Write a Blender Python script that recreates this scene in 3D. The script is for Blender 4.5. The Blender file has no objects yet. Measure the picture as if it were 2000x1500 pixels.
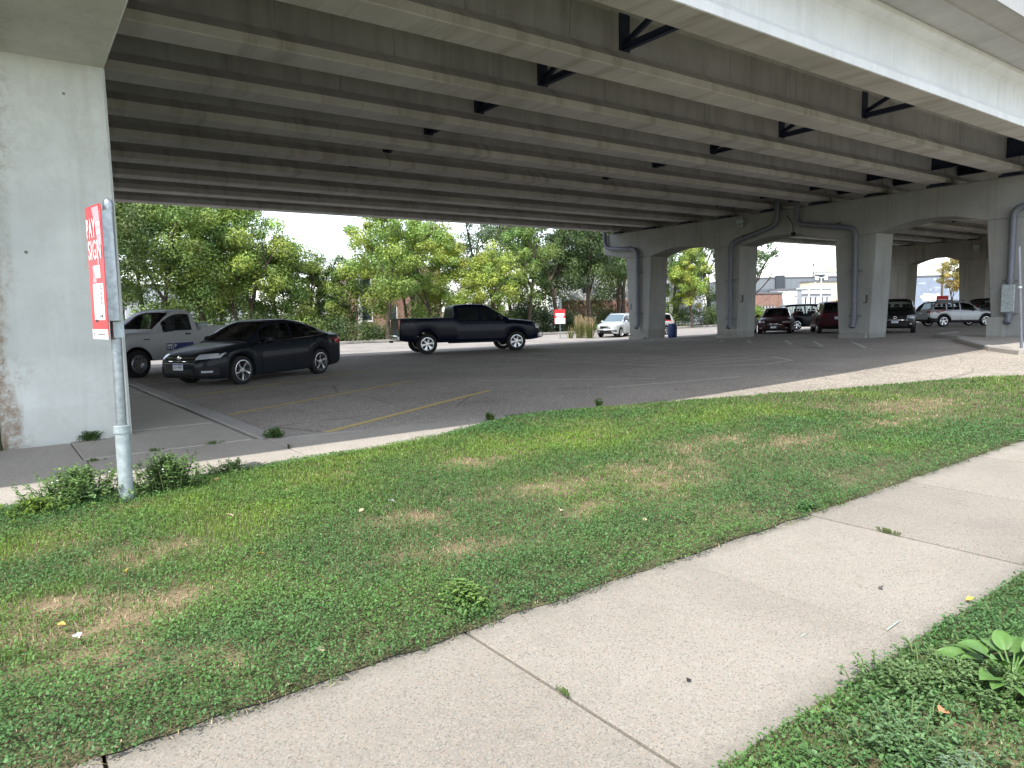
import bpy, math, random
import numpy as np
from mathutils import Vector, Matrix

R = math.radians
scene = bpy.context.scene
COL = scene.collection

# ------------------------------------------------------------------ camera
CAM_Z = 1.65
HEAD, PITCH, ROLL = R(53.1), R(5.97), math.atan(0.020)
fwd = Vector((math.cos(HEAD) * math.cos(PITCH), math.sin(HEAD) * math.cos(PITCH), -math.sin(PITCH)))
rt0 = Vector((math.sin(HEAD), -math.cos(HEAD), 0))
up0 = rt0.cross(fwd)
rt = math.cos(ROLL) * rt0 - math.sin(ROLL) * up0
up = math.sin(ROLL) * rt0 + math.cos(ROLL) * up0
cam = bpy.data.cameras.new('camera')
cam.sensor_width = 36.0
cam.lens = 1387.0 / 2000.0 * 36.0
cam.clip_start, cam.clip_end = 0.05, 6000
camo = bpy.data.objects.new('camera', cam)
camo.matrix_world = Matrix(((rt.x, up.x, -fwd.x, 0), (rt.y, up.y, -fwd.y, 0), (rt.z, up.z, -fwd.z, CAM_Z), (0, 0, 0, 1)))
COL.objects.link(camo)
scene.camera = camo

# ------------------------------------------------------------------ light
SUN_DIR = Vector((0.60, 0.315, -1.0))
world = bpy.data.worlds.new('World')
scene.world = world
world.use_nodes = True
wn = world.node_tree
for n in list(wn.nodes): wn.nodes.remove(n)
sky = wn.nodes.new('ShaderNodeTexSky')
sky.sky_type = 'NISHITA'
sky.sun_disc = False
sky.sun_elevation = math.atan2(1.0, math.hypot(0.60, 0.29))
sky.sun_rotation = math.atan2(-0.60, -0.29)
sky.altitude = 250
sky.air_density = 1.0
sky.dust_density = 1.2
sky.ozone_density = 1.2
bg = wn.nodes.new('ShaderNodeBackground')
bg.inputs['Strength'].default_value = 0.15
wo = wn.nodes.new('ShaderNodeOutputWorld')
hz = wn.nodes.new('ShaderNodeHueSaturation')   # summer haze: a paler, less blue sky
hz.inputs['Saturation'].default_value = 0.50
wn.links.new(sky.outputs[0], hz.inputs['Color'])
wn.links.new(hz.outputs[0], bg.inputs[0])
wn.links.new(bg.outputs[0], wo.inputs[0])
sun = bpy.data.lights.new('sun', 'SUN')
sun.energy = 2.0
sun.angle = R(0.53)
sun.color = (1.0, 0.965, 0.905)
suno = bpy.data.objects.new('sun', sun)
suno.rotation_euler = SUN_DIR.to_track_quat('-Z', 'Y').to_euler()
suno.location = (0, 0, 30)
COL.objects.link(suno)
vs = scene.view_settings
scene.display_settings.display_device = 'sRGB'
vs.view_transform = 'Standard'
vs.look = 'None'
vs.exposure = 1.70
vs.gamma = 1.0
vs.use_curve_mapping = False
cy = scene.cycles
cy.max_bounces = 10
cy.diffuse_bounces = 6
cy.glossy_bounces = 4
cy.transmission_bounces = 4
cy.transparent_max_bounces = 8
cy.caustics_reflective = False
cy.caustics_refractive = False
cy.sample_clamp_indirect = 8.0
cy.use_denoising = True

# ------------------------------------------------------------------ helpers
def sstep(a, b, x):
    t = np.clip((np.asarray(x, float) - a) / (b - a), 0, 1)
    return t * t * (3 - 2 * t)

def zt(x, y):
    """height of the terrain"""
    return sstep(8, 30, x) * 0.018 * (25.5 - np.clip(y, 6, 30)) - 0.38 * sstep(25, 34, y)

def zf(x, y): return float(zt(x, y))

_rs = np.random.RandomState(7)
_perm = _rs.permutation(512)
_val = _rs.rand(512)
def vnoise(x, y, seed=0):
    x = np.asarray(x, float) + seed * 17.31; y = np.asarray(y, float) + seed * 9.17
    xi = np.floor(x).astype(int); yi = np.floor(y).astype(int)
    fx = x - xi; fy = y - yi
    fx = fx * fx * (3 - 2 * fx); fy = fy * fy * (3 - 2 * fy)
    def h(a, b): return _val[(_perm[(a) & 511] + b) & 511]
    return (h(xi, yi) * (1 - fx) + h(xi + 1, yi) * fx) * (1 - fy) + (h(xi, yi + 1) * (1 - fx) + h(xi + 1, yi + 1) * fx) * fy
def fbm(x, y, seed=0, octv=4):
    s = 0; a = .5; f = 1.
    for i in range(octv):
        s = s + a * vnoise(np.asarray(x) * f, np.asarray(y) * f, seed + i); a *= .5; f *= 2.03
    return s / (1 - .5 ** octv)

def link(o, parent=None):
    COL.objects.link(o)
    if parent is not None: o.parent = parent
    return o

def tag(o, label=None, cat=None, group=None, kind=None):
    if label: o['label'] = label
    if cat: o['category'] = cat
    if group: o['group'] = group
    if kind: o['kind'] = kind
    return o

def thing(name, label, cat, loc=(0, 0, 0), rotz=0.0, group=None):
    o = bpy.data.objects.new(name, None)
    o.empty_display_size = .2
    o.location = loc; o.rotation_euler = (0, 0, rotz)
    link(o); tag(o, label, cat, group)
    return o

class MB:
    def __init__(self):
        self.v = []; self.f = []; self.m = []
    def add(self, verts, faces, mi=0):
        n = len(self.v)
        self.v.extend([tuple(p) for p in verts])
        self.f.extend([tuple(i + n for i in fc) for fc in faces])
        self.m.extend([mi] * len(faces))
        return self
    def box(self, x0, x1, y0, y1, z0, z1, mi=0):
        v = [(x0, y0, z0), (x1, y0, z0), (x1, y1, z0), (x0, y1, z0), (x0, y0, z1), (x1, y0, z1), (x1, y1, z1), (x0, y1, z1)]
        return self.add(v, [(0, 3, 2, 1), (4, 5, 6, 7), (0, 1, 5, 4), (1, 2, 6, 5), (2, 3, 7, 6), (3, 0, 4, 7)], mi)
    def bbox(self, x0, x1, y0, y1, z0, z1, b=.01, mi=0):
        """box with chamfered vertical and horizontal edges"""
        def ring(z, i):
            a0, a1, b0, b1 = x0 + i, x1 - i, y0 + i, y1 - i
            return [(a0 + b, b0, z), (a1 - b, b0, z), (a1, b0 + b, z), (a1, b1 - b, z), (a1 - b, b1, z), (a0 + b, b1, z), (a0, b1 - b, z), (a0, b0 + b, z)]
        v = ring(z0, b) + ring(z0 + b, 0) + ring(z1 - b, 0) + ring(z1, b)
        f = [tuple(range(7, -1, -1)), tuple(range(24, 32))]
        for k in range(3):
            for i in range(8):
                j = (i + 1) % 8
                f.append((k * 8 + i, k * 8 + j, k * 8 + 8 + j, k * 8 + 8 + i))
        return self.add(v, f, mi)
    def beam(self, p, q, w, h, mi=0, upv=(0, 0, 1)):
        p = Vector(p); q = Vector(q); d = (q - p).normalized()
        u = Vector(upv)
        s = d.cross(u)
        if s.length < 1e-4: s = d.cross(Vector((0, 1, 0)))
        s.normalize(); u = s.cross(d)
        c = [(-1, -1), (1, -1), (1, 1), (-1, 1)]
        v = [p + s * a * w / 2 + u * b * h / 2 for a, b in c] + [q + s * a * w / 2 + u * b * h / 2 for a, b in c]
        return self.add(v, [(0, 1, 2, 3), (7, 6, 5, 4), (0, 4, 5, 1), (1, 5, 6, 2), (2, 6, 7, 3), (3, 7, 4, 0)], mi)
    def tube(self, path, rad, n=8, cap=True, mi=0):
        path = [Vector(p) for p in path]
        if not hasattr(rad, '__len__'): rad = [rad] * len(path)
        v = []; f = []
        prev = None
        for i, p in enumerate(path):
            d = (path[min(i + 1, len(path) - 1)] - path[max(i - 1, 0)]).normalized()
            a = prev if prev is not None else (Vector((1, 0, 0)) if abs(d.x) < .9 else Vector((0, 1, 0)))
            s = d.cross(a)
            if s.length < 1e-5: s = d.cross(Vector((0, 1, .3)))
            s.normalize(); u = s.cross(d).normalized(); prev = u
            # keep a as the 'up' reference
            for k in range(n):
                t = 2 * math.pi * k / n
                v.append(p + (s * math.cos(t) + u * math.sin(t)) * rad[i])
        for i in range(len(path) - 1):
            for k in range(n):
                f.append((i * n + k, i * n + (k + 1) % n, (i + 1) * n + (k + 1) % n, (i + 1) * n + k))
        if cap:
            f.append(tuple(range(n - 1, -1, -1)))
            f.append(tuple(range((len(path) - 1) * n, len(path) * n)))
        return self.add(v, f, mi)
    def lathe(self, prof, n=20, axis='z', c=(0, 0, 0), mi=0, closed=False, cap=True):
        v = []; f = []
        for (r, h) in prof:
            for k in range(n):
                t = 2 * math.pi * k / n
                a, b = r * math.cos(t), r * math.sin(t)
                if axis == 'z': v.append((c[0] + a, c[1] + b, c[2] + h))
                elif axis == 'y': v.append((c[0] + a, c[1] + h, c[2] + b))
                else: v.append((c[0] + h, c[1] + a, c[2] + b))
        m = len(prof)
        for i in range(m - 1 + (1 if closed else 0)):
            for k in range(n):
                i2 = (i + 1) % m
                f.append((i * n + k, i * n + (k + 1) % n, i2 * n + (k + 1) % n, i2 * n + k))
        if not closed and cap:
            if prof[0][0] > 1e-6: f.append(tuple(range(n - 1, -1, -1)))
            if prof[-1][0] > 1e-6: f.append(tuple(range((m - 1) * n, m * n)))
        return self.add(v, f, mi)
    def prism(self, poly, a0, a1, axis='x', mi=0, caps=True):
        """poly: list of 2-D points; extruded along axis.  x -> (y,z), y -> (x,z), z -> (x,y)"""
        n = len(poly)
        def P(p, a):
            if axis == 'x': return (a, p[0], p[1])
            if axis == 'y': return (p[0], a, p[1])
            return (p[0], p[1], a)
        v = [P(p, a0) for p in poly] + [P(p, a1) for p in poly]
        f = [(i, (i + 1) % n, n + (i + 1) % n, n + i) for i in range(n)]
        if caps: f += [tuple(range(n - 1, -1, -1)), tuple(range(n, 2 * n))]
        return self.add(v, f, mi)
    def grid(self, pts, mi=0, flip=False):
        """pts[i][j] -> quads"""
        a = len(pts); b = len(pts[0])
        v = [p for row in pts for p in row]
        f = []
        for i in range(a - 1):
            for j in range(b - 1):
                q = (i * b + j, i * b + j + 1, (i + 1) * b + j + 1, (i + 1) * b + j)
                f.append(q[::-1] if flip else q)
        return self.add(v, f, mi)
    def mesh(self, name, mats, smooth=None, fixn=True):
        me = bpy.data.meshes.new(name)
        me.from_pydata(self.v, [], self.f)
        if not isinstance(mats, (list, tuple)): mats = [mats]
        for m in mats: me.materials.append(m)
        if len(mats) > 1: me.polygons.foreach_set('material_index', self.m)
        if fixn:
            import bmesh
            bm = bmesh.new(); bm.from_mesh(me)
            bmesh.ops.recalc_face_normals(bm, faces=bm.faces)
            bm.to_mesh(me); bm.free()
        if smooth is not None:
            me.shade_smooth()
            me.set_sharp_from_angle(angle=R(smooth))
        me.update()
        return me
    def obj(self, name, mats, parent=None, smooth=None, fixn=True, **kw):
        o = bpy.data.objects.new(name, self.mesh(name, mats, smooth, fixn))
        link(o, parent); tag(o, **kw)
        return o

def quads_mesh(name, V, F, mat, attr=None, nv=4):
    """V (n,3) float, F (m,nv) int -> mesh; attr: dict name -> (n,4) colours"""
    me = bpy.data.meshes.new(name)
    me.vertices.add(len(V)); me.vertices.foreach_set('co', np.asarray(V, np.float32).ravel())
    F = np.asarray(F, np.int32); m = len(F)
    me.loops.add(m * nv); me.loops.foreach_set('vertex_index', F.ravel())
    me.polygons.add(m); me.polygons.foreach_set('loop_start', np.arange(0, m * nv, nv, dtype=np.int32))
    me.update(calc_edges=True)
    if attr:
        for k, a in attr.items():
            ca = me.color_attributes.new(k, 'FLOAT_COLOR', 'POINT')
            ca.data.foreach_set('color', np.asarray(a, np.float32).ravel())
    me.materials.append(mat)
    return me

_textcache = {}
def text_geo(body):
    """vertices (normalised to unit width/height box) and faces of a word in the built-in font"""
    if body in _textcache: return _textcache[body]
    cu = bpy.data.curves.new('t', 'FONT'); cu.body = body; cu.resolution_u = 3; cu.offset = .014; cu.space_character = 1.12
    o = bpy.data.objects.new('t', cu); COL.objects.link(o)
    dg = bpy.context.evaluated_depsgraph_get()
    me = bpy.data.meshes.new_from_object(o.evaluated_get(dg))
    v = np.array([tuple(p.co)[:2] for p in me.vertices]); f = [tuple(p.vertices) for p in me.polygons]
    bpy.data.objects.remove(o); bpy.data.curves.remove(cu); bpy.data.meshes.remove(me)
    mn = v.min(0); mx = v.max(0)
    v = (v - mn) / (mx - mn)
    _textcache[body] = (v, f)
    return v, f
def add_text(mb, body, org, ux, uy, w, h, mi=0):
    """word filling w x h, lower left corner org, along ux / uy"""
    v, f = text_geo(body)
    org = Vector(org); ux = Vector(ux); uy = Vector(uy)
    mb.add([org + ux * (p[0] * w) + uy * (p[1] * h) for p in v], f, mi)

# ------------------------------------------------------------------ materials
class NT:
    def __init__(self, name):
        self.m = bpy.data.materials.new(name); self.m.use_nodes = True
        self.t = self.m.node_tree
        self.b = self.t.nodes['Principled BSDF']; self.out = self.t.nodes['Material Output']
        self.geo = None
    def n(self, typ, **kw):
        nd = self.t.nodes.new(typ)
        for k, v in kw.items(): setattr(nd, k, v)
        return nd
    def l(self, a, b): self.t.links.new(a, b)
    def pos(self):
        if self.geo is None: self.geo = self.n('ShaderNodeNewGeometry')
        return self.geo.outputs['Position']
    def map(self, scale=(1, 1, 1), src=None, loc=(0, 0, 0), rot=(0, 0, 0)):
        mp = self.n('ShaderNodeMapping')
        mp.inputs['Scale'].default_value = scale; mp.inputs['Location'].default_value = loc; mp.inputs['Rotation'].default_value = rot
        self.l(src or self.pos(), mp.inputs['Vector'])
        return mp.outputs[0]
    def noise(self, scale, vec=None, detail=4, rough=.55, dist=0.):
        nd = self.n('ShaderNodeTexNoise')
        nd.inputs['Scale'].default_value = scale; nd.inputs['Detail'].default_value = detail
        nd.inputs['Roughness'].default_value = rough; nd.inputs['Distortion'].default_value = dist
        self.l(vec or self.pos(), nd.inputs['Vector'])
        return nd.outputs['Fac']
    def voro(self, scale, vec=None, feature='F1', out='Distance'):
        nd = self.n('ShaderNodeTexVoronoi', feature=feature)
        nd.inputs['Scale'].default_value = scale
        self.l(vec or self.pos(), nd.inputs['Vector'])
        return nd.outputs[out]
    def ramp(self, fac, stops, interp='LINEAR'):
        nd = self.n('ShaderNodeValToRGB')
        cr = nd.color_ramp; cr.interpolation = interp
        while len(cr.elements) < len(stops): cr.elements.new(.5)
        for e, (p, c) in zip(cr.elements, stops):
            e.position = p
            e.color = (c, c, c, 1) if not hasattr(c, '__len__') else (*c[:3], 1)
        self.l(fac, nd.inputs[0])
        return nd.outputs[0]
    def mix(self, a, b, fac, mode='MIX'):
        nd = self.n('ShaderNodeMix', data_type='RGBA', blend_type=mode)
        for s, i in ((fac, 0), (a, 6), (b, 7)):
            if hasattr(s, 'links'): self.l(s, nd.inputs[i])
            elif i == 0: nd.inputs[0].default_value = s
            else: nd.inputs[i].default_value = (*s[:3], 1)
        return nd.outputs[2]
    def math(self, a, b, op='MULTIPLY', clamp=False):
        nd = self.n('ShaderNodeMath', operation=op, use_clamp=clamp)
        for s, i in ((a, 0), (b, 1)):
            if hasattr(s, 'links'): self.l(s, nd.inputs[i])
            else: nd.inputs[i].default_value = s
        return nd.outputs[0]
    def bump(self, h, strength=.3, dist=.01):
        nd = self.n('ShaderNodeBump')
        nd.inputs['Strength'].default_value = strength; nd.inputs['Distance'].default_value = dist
        self.l(h, nd.inputs['Height']); self.l(nd.outputs[0], self.b.inputs['Normal'])
    def set(self, col=None, rough=.8, metal=0., spec=.4, coat=0.):
        if col is not None:
            if hasattr(col, 'links'): self.l(col, self.b.inputs['Base Color'])
            else: self.b.inputs['Base Color'].default_value = (*col[:3], 1)
        if hasattr(rough, 'links'): self.l(rough, self.b.inputs['Roughness'])
        else: self.b.inputs['Roughness'].default_value = rough
        self.b.inputs['Metallic'].default_value = metal
        self.b.inputs['Specular IOR Level'].default_value = spec
        if coat:
            self.b.inputs['Coat Weight'].default_value = coat; self.b.inputs['Coat Roughness'].default_value = .04
        return self.m

def m_plain(name, col, rough=.6, metal=0., spec=.4, coat=0., var=.12, scale=6.):
    t = NT(name)
    n = t.noise(scale, detail=5)
    c = t.mix(tuple(x * (1 - var) for x in col), tuple(min(1, x * (1 + var)) for x in col), t.ramp(n, [(.3, 0.), (.7, 1.)]))
    return t.set(c, rough, metal, spec, coat)

def m_concrete(name, col, var=.16, streak=.35, rust=0., pits=True, cross=0., rough=.88, blotch=.9, rustx=None, seam=0., lifts=None):
    t = NT(name)
    big = t.ramp(t.noise(.55, detail=5, rough=.6), [(.3, 0.), (.72, 1.)])
    lo = tuple(x * (1 - var) for x in col); hi = tuple(x * (1 + var) for x in col)
    c = t.mix(lo, hi, big)
    mid = t.ramp(t.noise(3.5, detail=6, rough=.65, dist=.4), [(.35, 0.), (.65, 1.)])
    c = t.mix(c, tuple(x * .84 for x in col), t.math(mid, .35 * blotch))
    if streak:
        s = t.ramp(t.noise(1., t.map((3.2, 3.2, .16)), detail=5, rough=.6), [(.5, 0.), (.72, 1.)])
        c = t.mix(c, (col[0] * .55, col[1] * .54, col[2] * .5), t.math(s, streak))
        s2 = t.ramp(t.noise(1., t.map((9., 9., .35), loc=(3, 1, 0)), detail=3), [(.55, 0.), (.75, 1.)])
        c = t.mix(c, tuple(min(1, x * 1.25) for x in col), t.math(s2, streak * .6))
    if cross:
        s = t.ramp(t.noise(1., t.map((2.6, .22, .4)), detail=4, rough=.7), [(.5, 0.), (.66, 1.)])
        c = t.mix(c, (col[0] * .58, col[1] * .55, col[2] * .5), t.math(s, cross))
    if rust:
        s = t.ramp(t.noise(1.1, t.map((1., 1., .45), loc=(0, 0, 4.)), detail=7, rough=.75), [(.56 if not rustx else .44, 0.), (.64 if not rustx else .56, 1.)])
        k = t.ramp(t.noise(14., detail=6, rough=.7), [(.42, 0.), (.6, 1.)])
        fac = t.math(t.math(s, k), rust)
        if rustx:
            sp = t.n('ShaderNodeSeparateXYZ'); t.l(t.pos(), sp.inputs[0])
            fac = t.math(fac, t.ramp(sp.outputs[0], [(rustx[0], 1.), (rustx[1], .12)]))
        c = t.mix(c, (.23, .165, .105), fac)
        if rustx:
            ed = t.ramp(t.math(sp.outputs[0], t.math(t.noise(1.6, t.map((1, 1, .5)), detail=5, rough=.7), .55), 'SUBTRACT'), [(.0, 1.), (.10, 0.)])
            c = t.mix(c, (.25, .18, .115), t.math(ed, t.ramp(t.noise(9., detail=7, rough=.75), [(.40, .15), (.58, .95)])))
    if pits:
        p = t.ramp(t.voro(2.7, t.map((1, 1, 1), rot=(.3, .5, .2)), feature='F1'), [(.05, 1.), (.07, 0.)])
        pk = t.ramp(t.noise(2.3, detail=2), [(.40, 0.), (.5, 1.)])
        c = t.mix(c, (.05, .047, .04), t.math(t.math(p, pk), .8))
    if seam:
        sp = t.n('ShaderNodeSeparateXYZ'); t.l(t.pos(), sp.inputs[0])
        fr_ = t.math(t.math(t.math(sp.outputs[0], t.math(t.noise(.8, detail=2), .5), 'ADD'), 2.35, 'DIVIDE'), 0., 'FRACT')
        ln = t.ramp(fr_, [(.0, 0.), (.004, 1.), (.010, 1.), (.016, 0.)])
        c = t.mix(c, tuple(x * .45 for x in col), t.math(t.math(ln, t.ramp(t.noise(.45, t.map((1, 3, 1), loc=(2, 2, 2)), detail=2), [(.45, 0.), (.55, 1.)])), seam))
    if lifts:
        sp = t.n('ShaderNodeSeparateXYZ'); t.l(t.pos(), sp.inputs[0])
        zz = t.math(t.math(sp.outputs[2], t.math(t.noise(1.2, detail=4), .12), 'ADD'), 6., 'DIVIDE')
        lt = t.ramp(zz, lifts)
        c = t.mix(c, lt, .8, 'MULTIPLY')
    fine = t.noise(60., detail=5, rough=.7)
    c = t.mix(c, tuple(x * .8 for x in col), t.math(t.ramp(fine, [(.4, 0.), (.7, 1.)]), .25))
    t.bump(fine, .22, .004)
    return t.set(c, rough, 0, .25)

def m_paving(name, col, speck=.5, cells=170., warm=(.33, .24, .17), edges=None):
    """exposed aggregate concrete"""
    t = NT(name)
    big = t.ramp(t.noise(.8, detail=6, rough=.6), [(.3, 0.), (.7, 1.)])
    c = t.mix(tuple(x * .86 for x in col), tuple(x * 1.08 for x in col), big)
    nd = t.n('ShaderNodeTexVoronoi'); nd.inputs['Scale'].default_value = cells
    t.l(t.pos(), nd.inputs['Vector'])
    sep = t.n('ShaderNodeSeparateColor'); t.l(nd.outputs['Color'], sep.inputs[0])
    dark = t.ramp(sep.outputs[0], [(.0, 1.), (.16, .7), (.22, 0.)])
    lite = t.ramp(sep.outputs[1], [(.72, 0.), (.85, 1.)])
    br = t.ramp(sep.outputs[2], [(.7, 0.), (.85, 1.)])
    c = t.mix(c, tuple(x * .42 for x in col), t.math(dark, speck))
    c = t.mix(c, tuple(min(1., x * 1.35) for x in col), t.math(lite, speck * .8))
    c = t.mix(c, warm, t.math(br, speck * .55))
    spots = t.ramp(t.voro(2.1, t.map((1, 1, 1), loc=(3.3, .7, 0))), [(.018, 1.), (.03, 0.)])
    c = t.mix(c, (.05, .045, .04), t.math(spots, .8))
    st = t.ramp(t.noise(2.6, detail=6, rough=.7), [(.54, 0.), (.75, 1.)])
    c = t.mix(c, tuple(x * .72 for x in col), t.math(st, .35))
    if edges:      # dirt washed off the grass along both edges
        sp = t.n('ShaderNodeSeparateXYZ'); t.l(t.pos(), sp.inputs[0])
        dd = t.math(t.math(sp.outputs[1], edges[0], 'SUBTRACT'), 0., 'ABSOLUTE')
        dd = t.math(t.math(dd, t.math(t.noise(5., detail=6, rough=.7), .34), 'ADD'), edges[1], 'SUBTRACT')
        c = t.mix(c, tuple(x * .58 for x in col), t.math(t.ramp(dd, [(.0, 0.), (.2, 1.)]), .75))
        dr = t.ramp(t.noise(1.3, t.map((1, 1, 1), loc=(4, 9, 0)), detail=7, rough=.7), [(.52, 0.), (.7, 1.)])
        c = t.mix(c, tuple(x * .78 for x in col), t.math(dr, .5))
    t.bump(t.math(sep.outputs[0], nd.outputs['Distance'], 'ADD'), .25, .004)
    return t.set(c, .9, 0, .25)

def m_asphalt(name, col, grav=.5, cells=70.):
    t = NT(name)
    big = t.ramp(t.noise(.35, detail=7, rough=.65), [(.35, 0.), (.68, 1.)])
    c = t.mix(tuple(x * .75 for x in col), tuple(x * 1.18 for x in col), big)
    nd = t.n('ShaderNodeTexVoronoi'); nd.inputs['Scale'].default_value = cells
    t.l(t.pos(), nd.inputs['Vector'])
    sep = t.n('ShaderNodeSeparateColor'); t.l(nd.outputs['Color'], sep.inputs[0])
    lite = t.ramp(sep.outputs[0], [(.6, 0.), (.95, 1.)])
    dark = t.ramp(sep.outputs[1], [(.1, 1.), (.3, 0.)])
    c = t.mix(c, tuple(min(1, x * 2.1) for x in col), t.math(lite, grav))
    c = t.mix(c, tuple(x * .5 for x in col), t.math(dark, grav))
    oil = t.ramp(t.noise(.9, t.map((1, 1, 1), loc=(7, 2, 0)), detail=5, rough=.6), [(.6, 0.), (.75, 1.)])
    c = t.mix(c, tuple(x * .5 for x in col), t.math(oil, .55))
    cr = t.ramp(t.voro(.45, t.map((1, 1, 1), src=None), feature='DISTANCE_TO_EDGE'), [(.004, 1.), (.012, 0.)])
    ck = t.ramp(t.noise(.5, detail=3), [(.5, 0.), (.56, 1.)])
    c = t.mix(c, tuple(x * .4 for x in col), t.math(t.math(cr, ck), .8))
    t.bump(t.math(sep.outputs[0], nd.outputs['Distance'], 'ADD'), .35, .008)
    return t.set(c, .9, 0, .3)

def m_attr(name, rough=.7, trans=.0, spec=.25, attr='tint'):
    """colour held per leaf / blade"""
    t = NT(name)
    a = t.n('ShaderNodeAttribute', attribute_name=attr)
    t.set(a.outputs['Color'], rough, 0, spec)
    if trans:
        tr = t.n('ShaderNodeBsdfTranslucent')
        hs = t.n('ShaderNodeHueSaturation'); hs.inputs['Value'].default_value = 1.5; hs.inputs['Saturation'].default_value = 1.15
        t.l(a.outputs['Color'], hs.inputs['Color'])
        t.l(hs.outputs[0], tr.inputs[0])
        mx = t.n('ShaderNodeMixShader'); mx.inputs[0].default_value = trans
        t.l(t.b.outputs[0], mx.inputs[1]); t.l(tr.outputs[0], mx.inputs[2]); t.l(mx.outputs[0], t.out.inputs[0])
    return t.m

def m_paint_line(name, col, wear=.5):
    """worn paint: transparent where it has flaked away"""
    t = NT(name)
    n = t.noise(9., detail=7, rough=.75)
    n2 = t.noise(1.4, detail=3)
    a = t.ramp(t.math(t.math(n, .6), t.math(n2, .4), 'ADD'), [(wear - .05, 0.), (wear + .06, 1.)])
    c = t.mix(tuple(x * .7 for x in col), col, t.noise(40., detail=3))
    t.set(c, .8, 0, .25)
    t.l(t.math(a, .85), t.b.inputs['Alpha'])
    return t.m

M = {}
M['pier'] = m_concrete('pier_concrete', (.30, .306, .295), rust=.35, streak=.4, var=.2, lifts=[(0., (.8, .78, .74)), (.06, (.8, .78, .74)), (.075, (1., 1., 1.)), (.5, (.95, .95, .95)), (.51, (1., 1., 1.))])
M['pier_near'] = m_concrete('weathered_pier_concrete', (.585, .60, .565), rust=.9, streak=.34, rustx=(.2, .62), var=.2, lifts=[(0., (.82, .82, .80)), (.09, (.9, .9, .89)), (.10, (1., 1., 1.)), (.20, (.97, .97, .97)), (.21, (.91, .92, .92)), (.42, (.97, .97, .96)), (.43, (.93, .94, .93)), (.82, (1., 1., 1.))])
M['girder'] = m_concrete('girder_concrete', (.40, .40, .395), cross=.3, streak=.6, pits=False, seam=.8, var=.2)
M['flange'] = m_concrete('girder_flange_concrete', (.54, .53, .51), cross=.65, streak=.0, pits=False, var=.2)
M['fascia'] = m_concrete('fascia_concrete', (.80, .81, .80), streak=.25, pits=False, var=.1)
M['deck'] = m_concrete('deck_concrete', (.50, .50, .50), streak=0, cross=.2, pits=False)
M['parapet'] = m_concrete('parapet_concrete', (.42, .42, .41), streak=.35, pits=True)
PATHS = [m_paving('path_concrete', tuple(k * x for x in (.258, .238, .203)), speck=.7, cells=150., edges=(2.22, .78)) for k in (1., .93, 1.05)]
M['path'] = PATHS[0]
M['walk'] = m_paving('sidewalk_concrete', (.355, .328, .288), speck=.45, cells=80.)
M['kerb'] = m_concrete('kerb_concrete', (.33, .31, .285), streak=0, blotch=1.2)
M['asphalt'] = m_asphalt('asphalt', (.125, .118, .112))
M['road'] = m_asphalt('road_surface', (.275, .254, .236), grav=.18, cells=40.)
M['gravel'] = m_asphalt('worn_gravelly_asphalt', (.27, .235, .20), grav=.55, cells=45.)
M['steel'] = m_plain('navy_steel', (.020, .026, .056), .55, .0, .35)
M['pipe'] = m_plain('grey_drain_pipe', (.13, .14, .165), .5, .1, .4)
M['galv'] = m_plain('galvanised_steel', (.31, .345, .365), .42, .75, .5, var=.22, scale=22.)
M['galv_dull'] = m_plain('dull_galvanised_steel', (.36, .41, .42), .6, .35, .4, var=.25, scale=14.)
M['yellow'] = m_paint_line('worn_yellow_paint', (.74, .56, .20), .22)
M['whiteline'] = m_paint_line('worn_white_paint', (.66, .65, .60), .32)
M['faintline'] = m_paint_line('faint_paint', (.66, .62, .52), .30)
M['sign_red'] = m_plain('sign_red', (.50, .030, .038), .38, 0, .5, var=.06)
M['sign_pink'] = m_plain('sign_pale_red', (.78, .33, .37), .38, 0, .5, var=.08)
M['sign_white'] = m_plain('sign_white', (.80, .80, .80), .4, 0, .5, var=.04)
M['ink'] = m_plain('black_ink', (.03, .03, .035), .5)
M['black'] = m_plain('black_plastic', (.012, .012, .014), .6, 0, .3)
M['tyre'] = m_plain('tyre_rubber', (.018, .018, .019), .8, 0, .25)
M['alloy'] = m_plain('alloy_metal', (.62, .63, .65), .28, .9, .5, var=.05)
M['darkalloy'] = m_plain('dark_alloy', (.06, .06, .065), .35, .7, .5)
M['steelwheel'] = m_plain('grey_steel_wheel', (.32, .32, .33), .4, .7, .5)
M['glass_dark'] = m_plain('tinted_glass', (.010, .013, .015), .04, 0, .6, var=.02)
M['glass_l'] = m_plain('lit_windscreen_glass', (.10, .14, .17), .05, 0, .7, var=.05)  # lighter copy of the tinted glass, sky reflection put into its colour
t = NT('window_tint')
tr = t.n('ShaderNodeBsdfTransparent'); tr.inputs[0].default_value = (.66, .71, .70, 1)
gl = t.n('ShaderNodeBsdfGlossy'); gl.inputs['Roughness'].default_value = .03
fr = t.n('ShaderNodeFresnel'); fr.inputs[0].default_value = 1.5
mx = t.n('ShaderNodeMixShader'); t.l(fr.outputs[0], mx.inputs[0]); t.l(tr.outputs[0], mx.inputs[1]); t.l(gl.outputs[0], mx.inputs[2]); t.l(mx.outputs[0], t.out.inputs[0])
M['glass'] = t.m
M['interior'] = m_plain('dark_interior', (.035, .035, .038), .85)
M['chrome'] = m_plain('chrome', (.75, .76, .78), .12, 1., .5, var=.03)
M['lamp'] = m_plain('headlight_lens', (.55, .57, .60), .12, .3, .6, var=.2, scale=30)
M['redlamp'] = m_plain('red_lens', (.35, .015, .012), .15, 0, .6, var=.1, scale=30)
M['plate'] = m_plain('plate_white', (.62, .66, .72), .4, 0, .4, var=.06)
M['bark'] = None
t = NT('bark')
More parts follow.
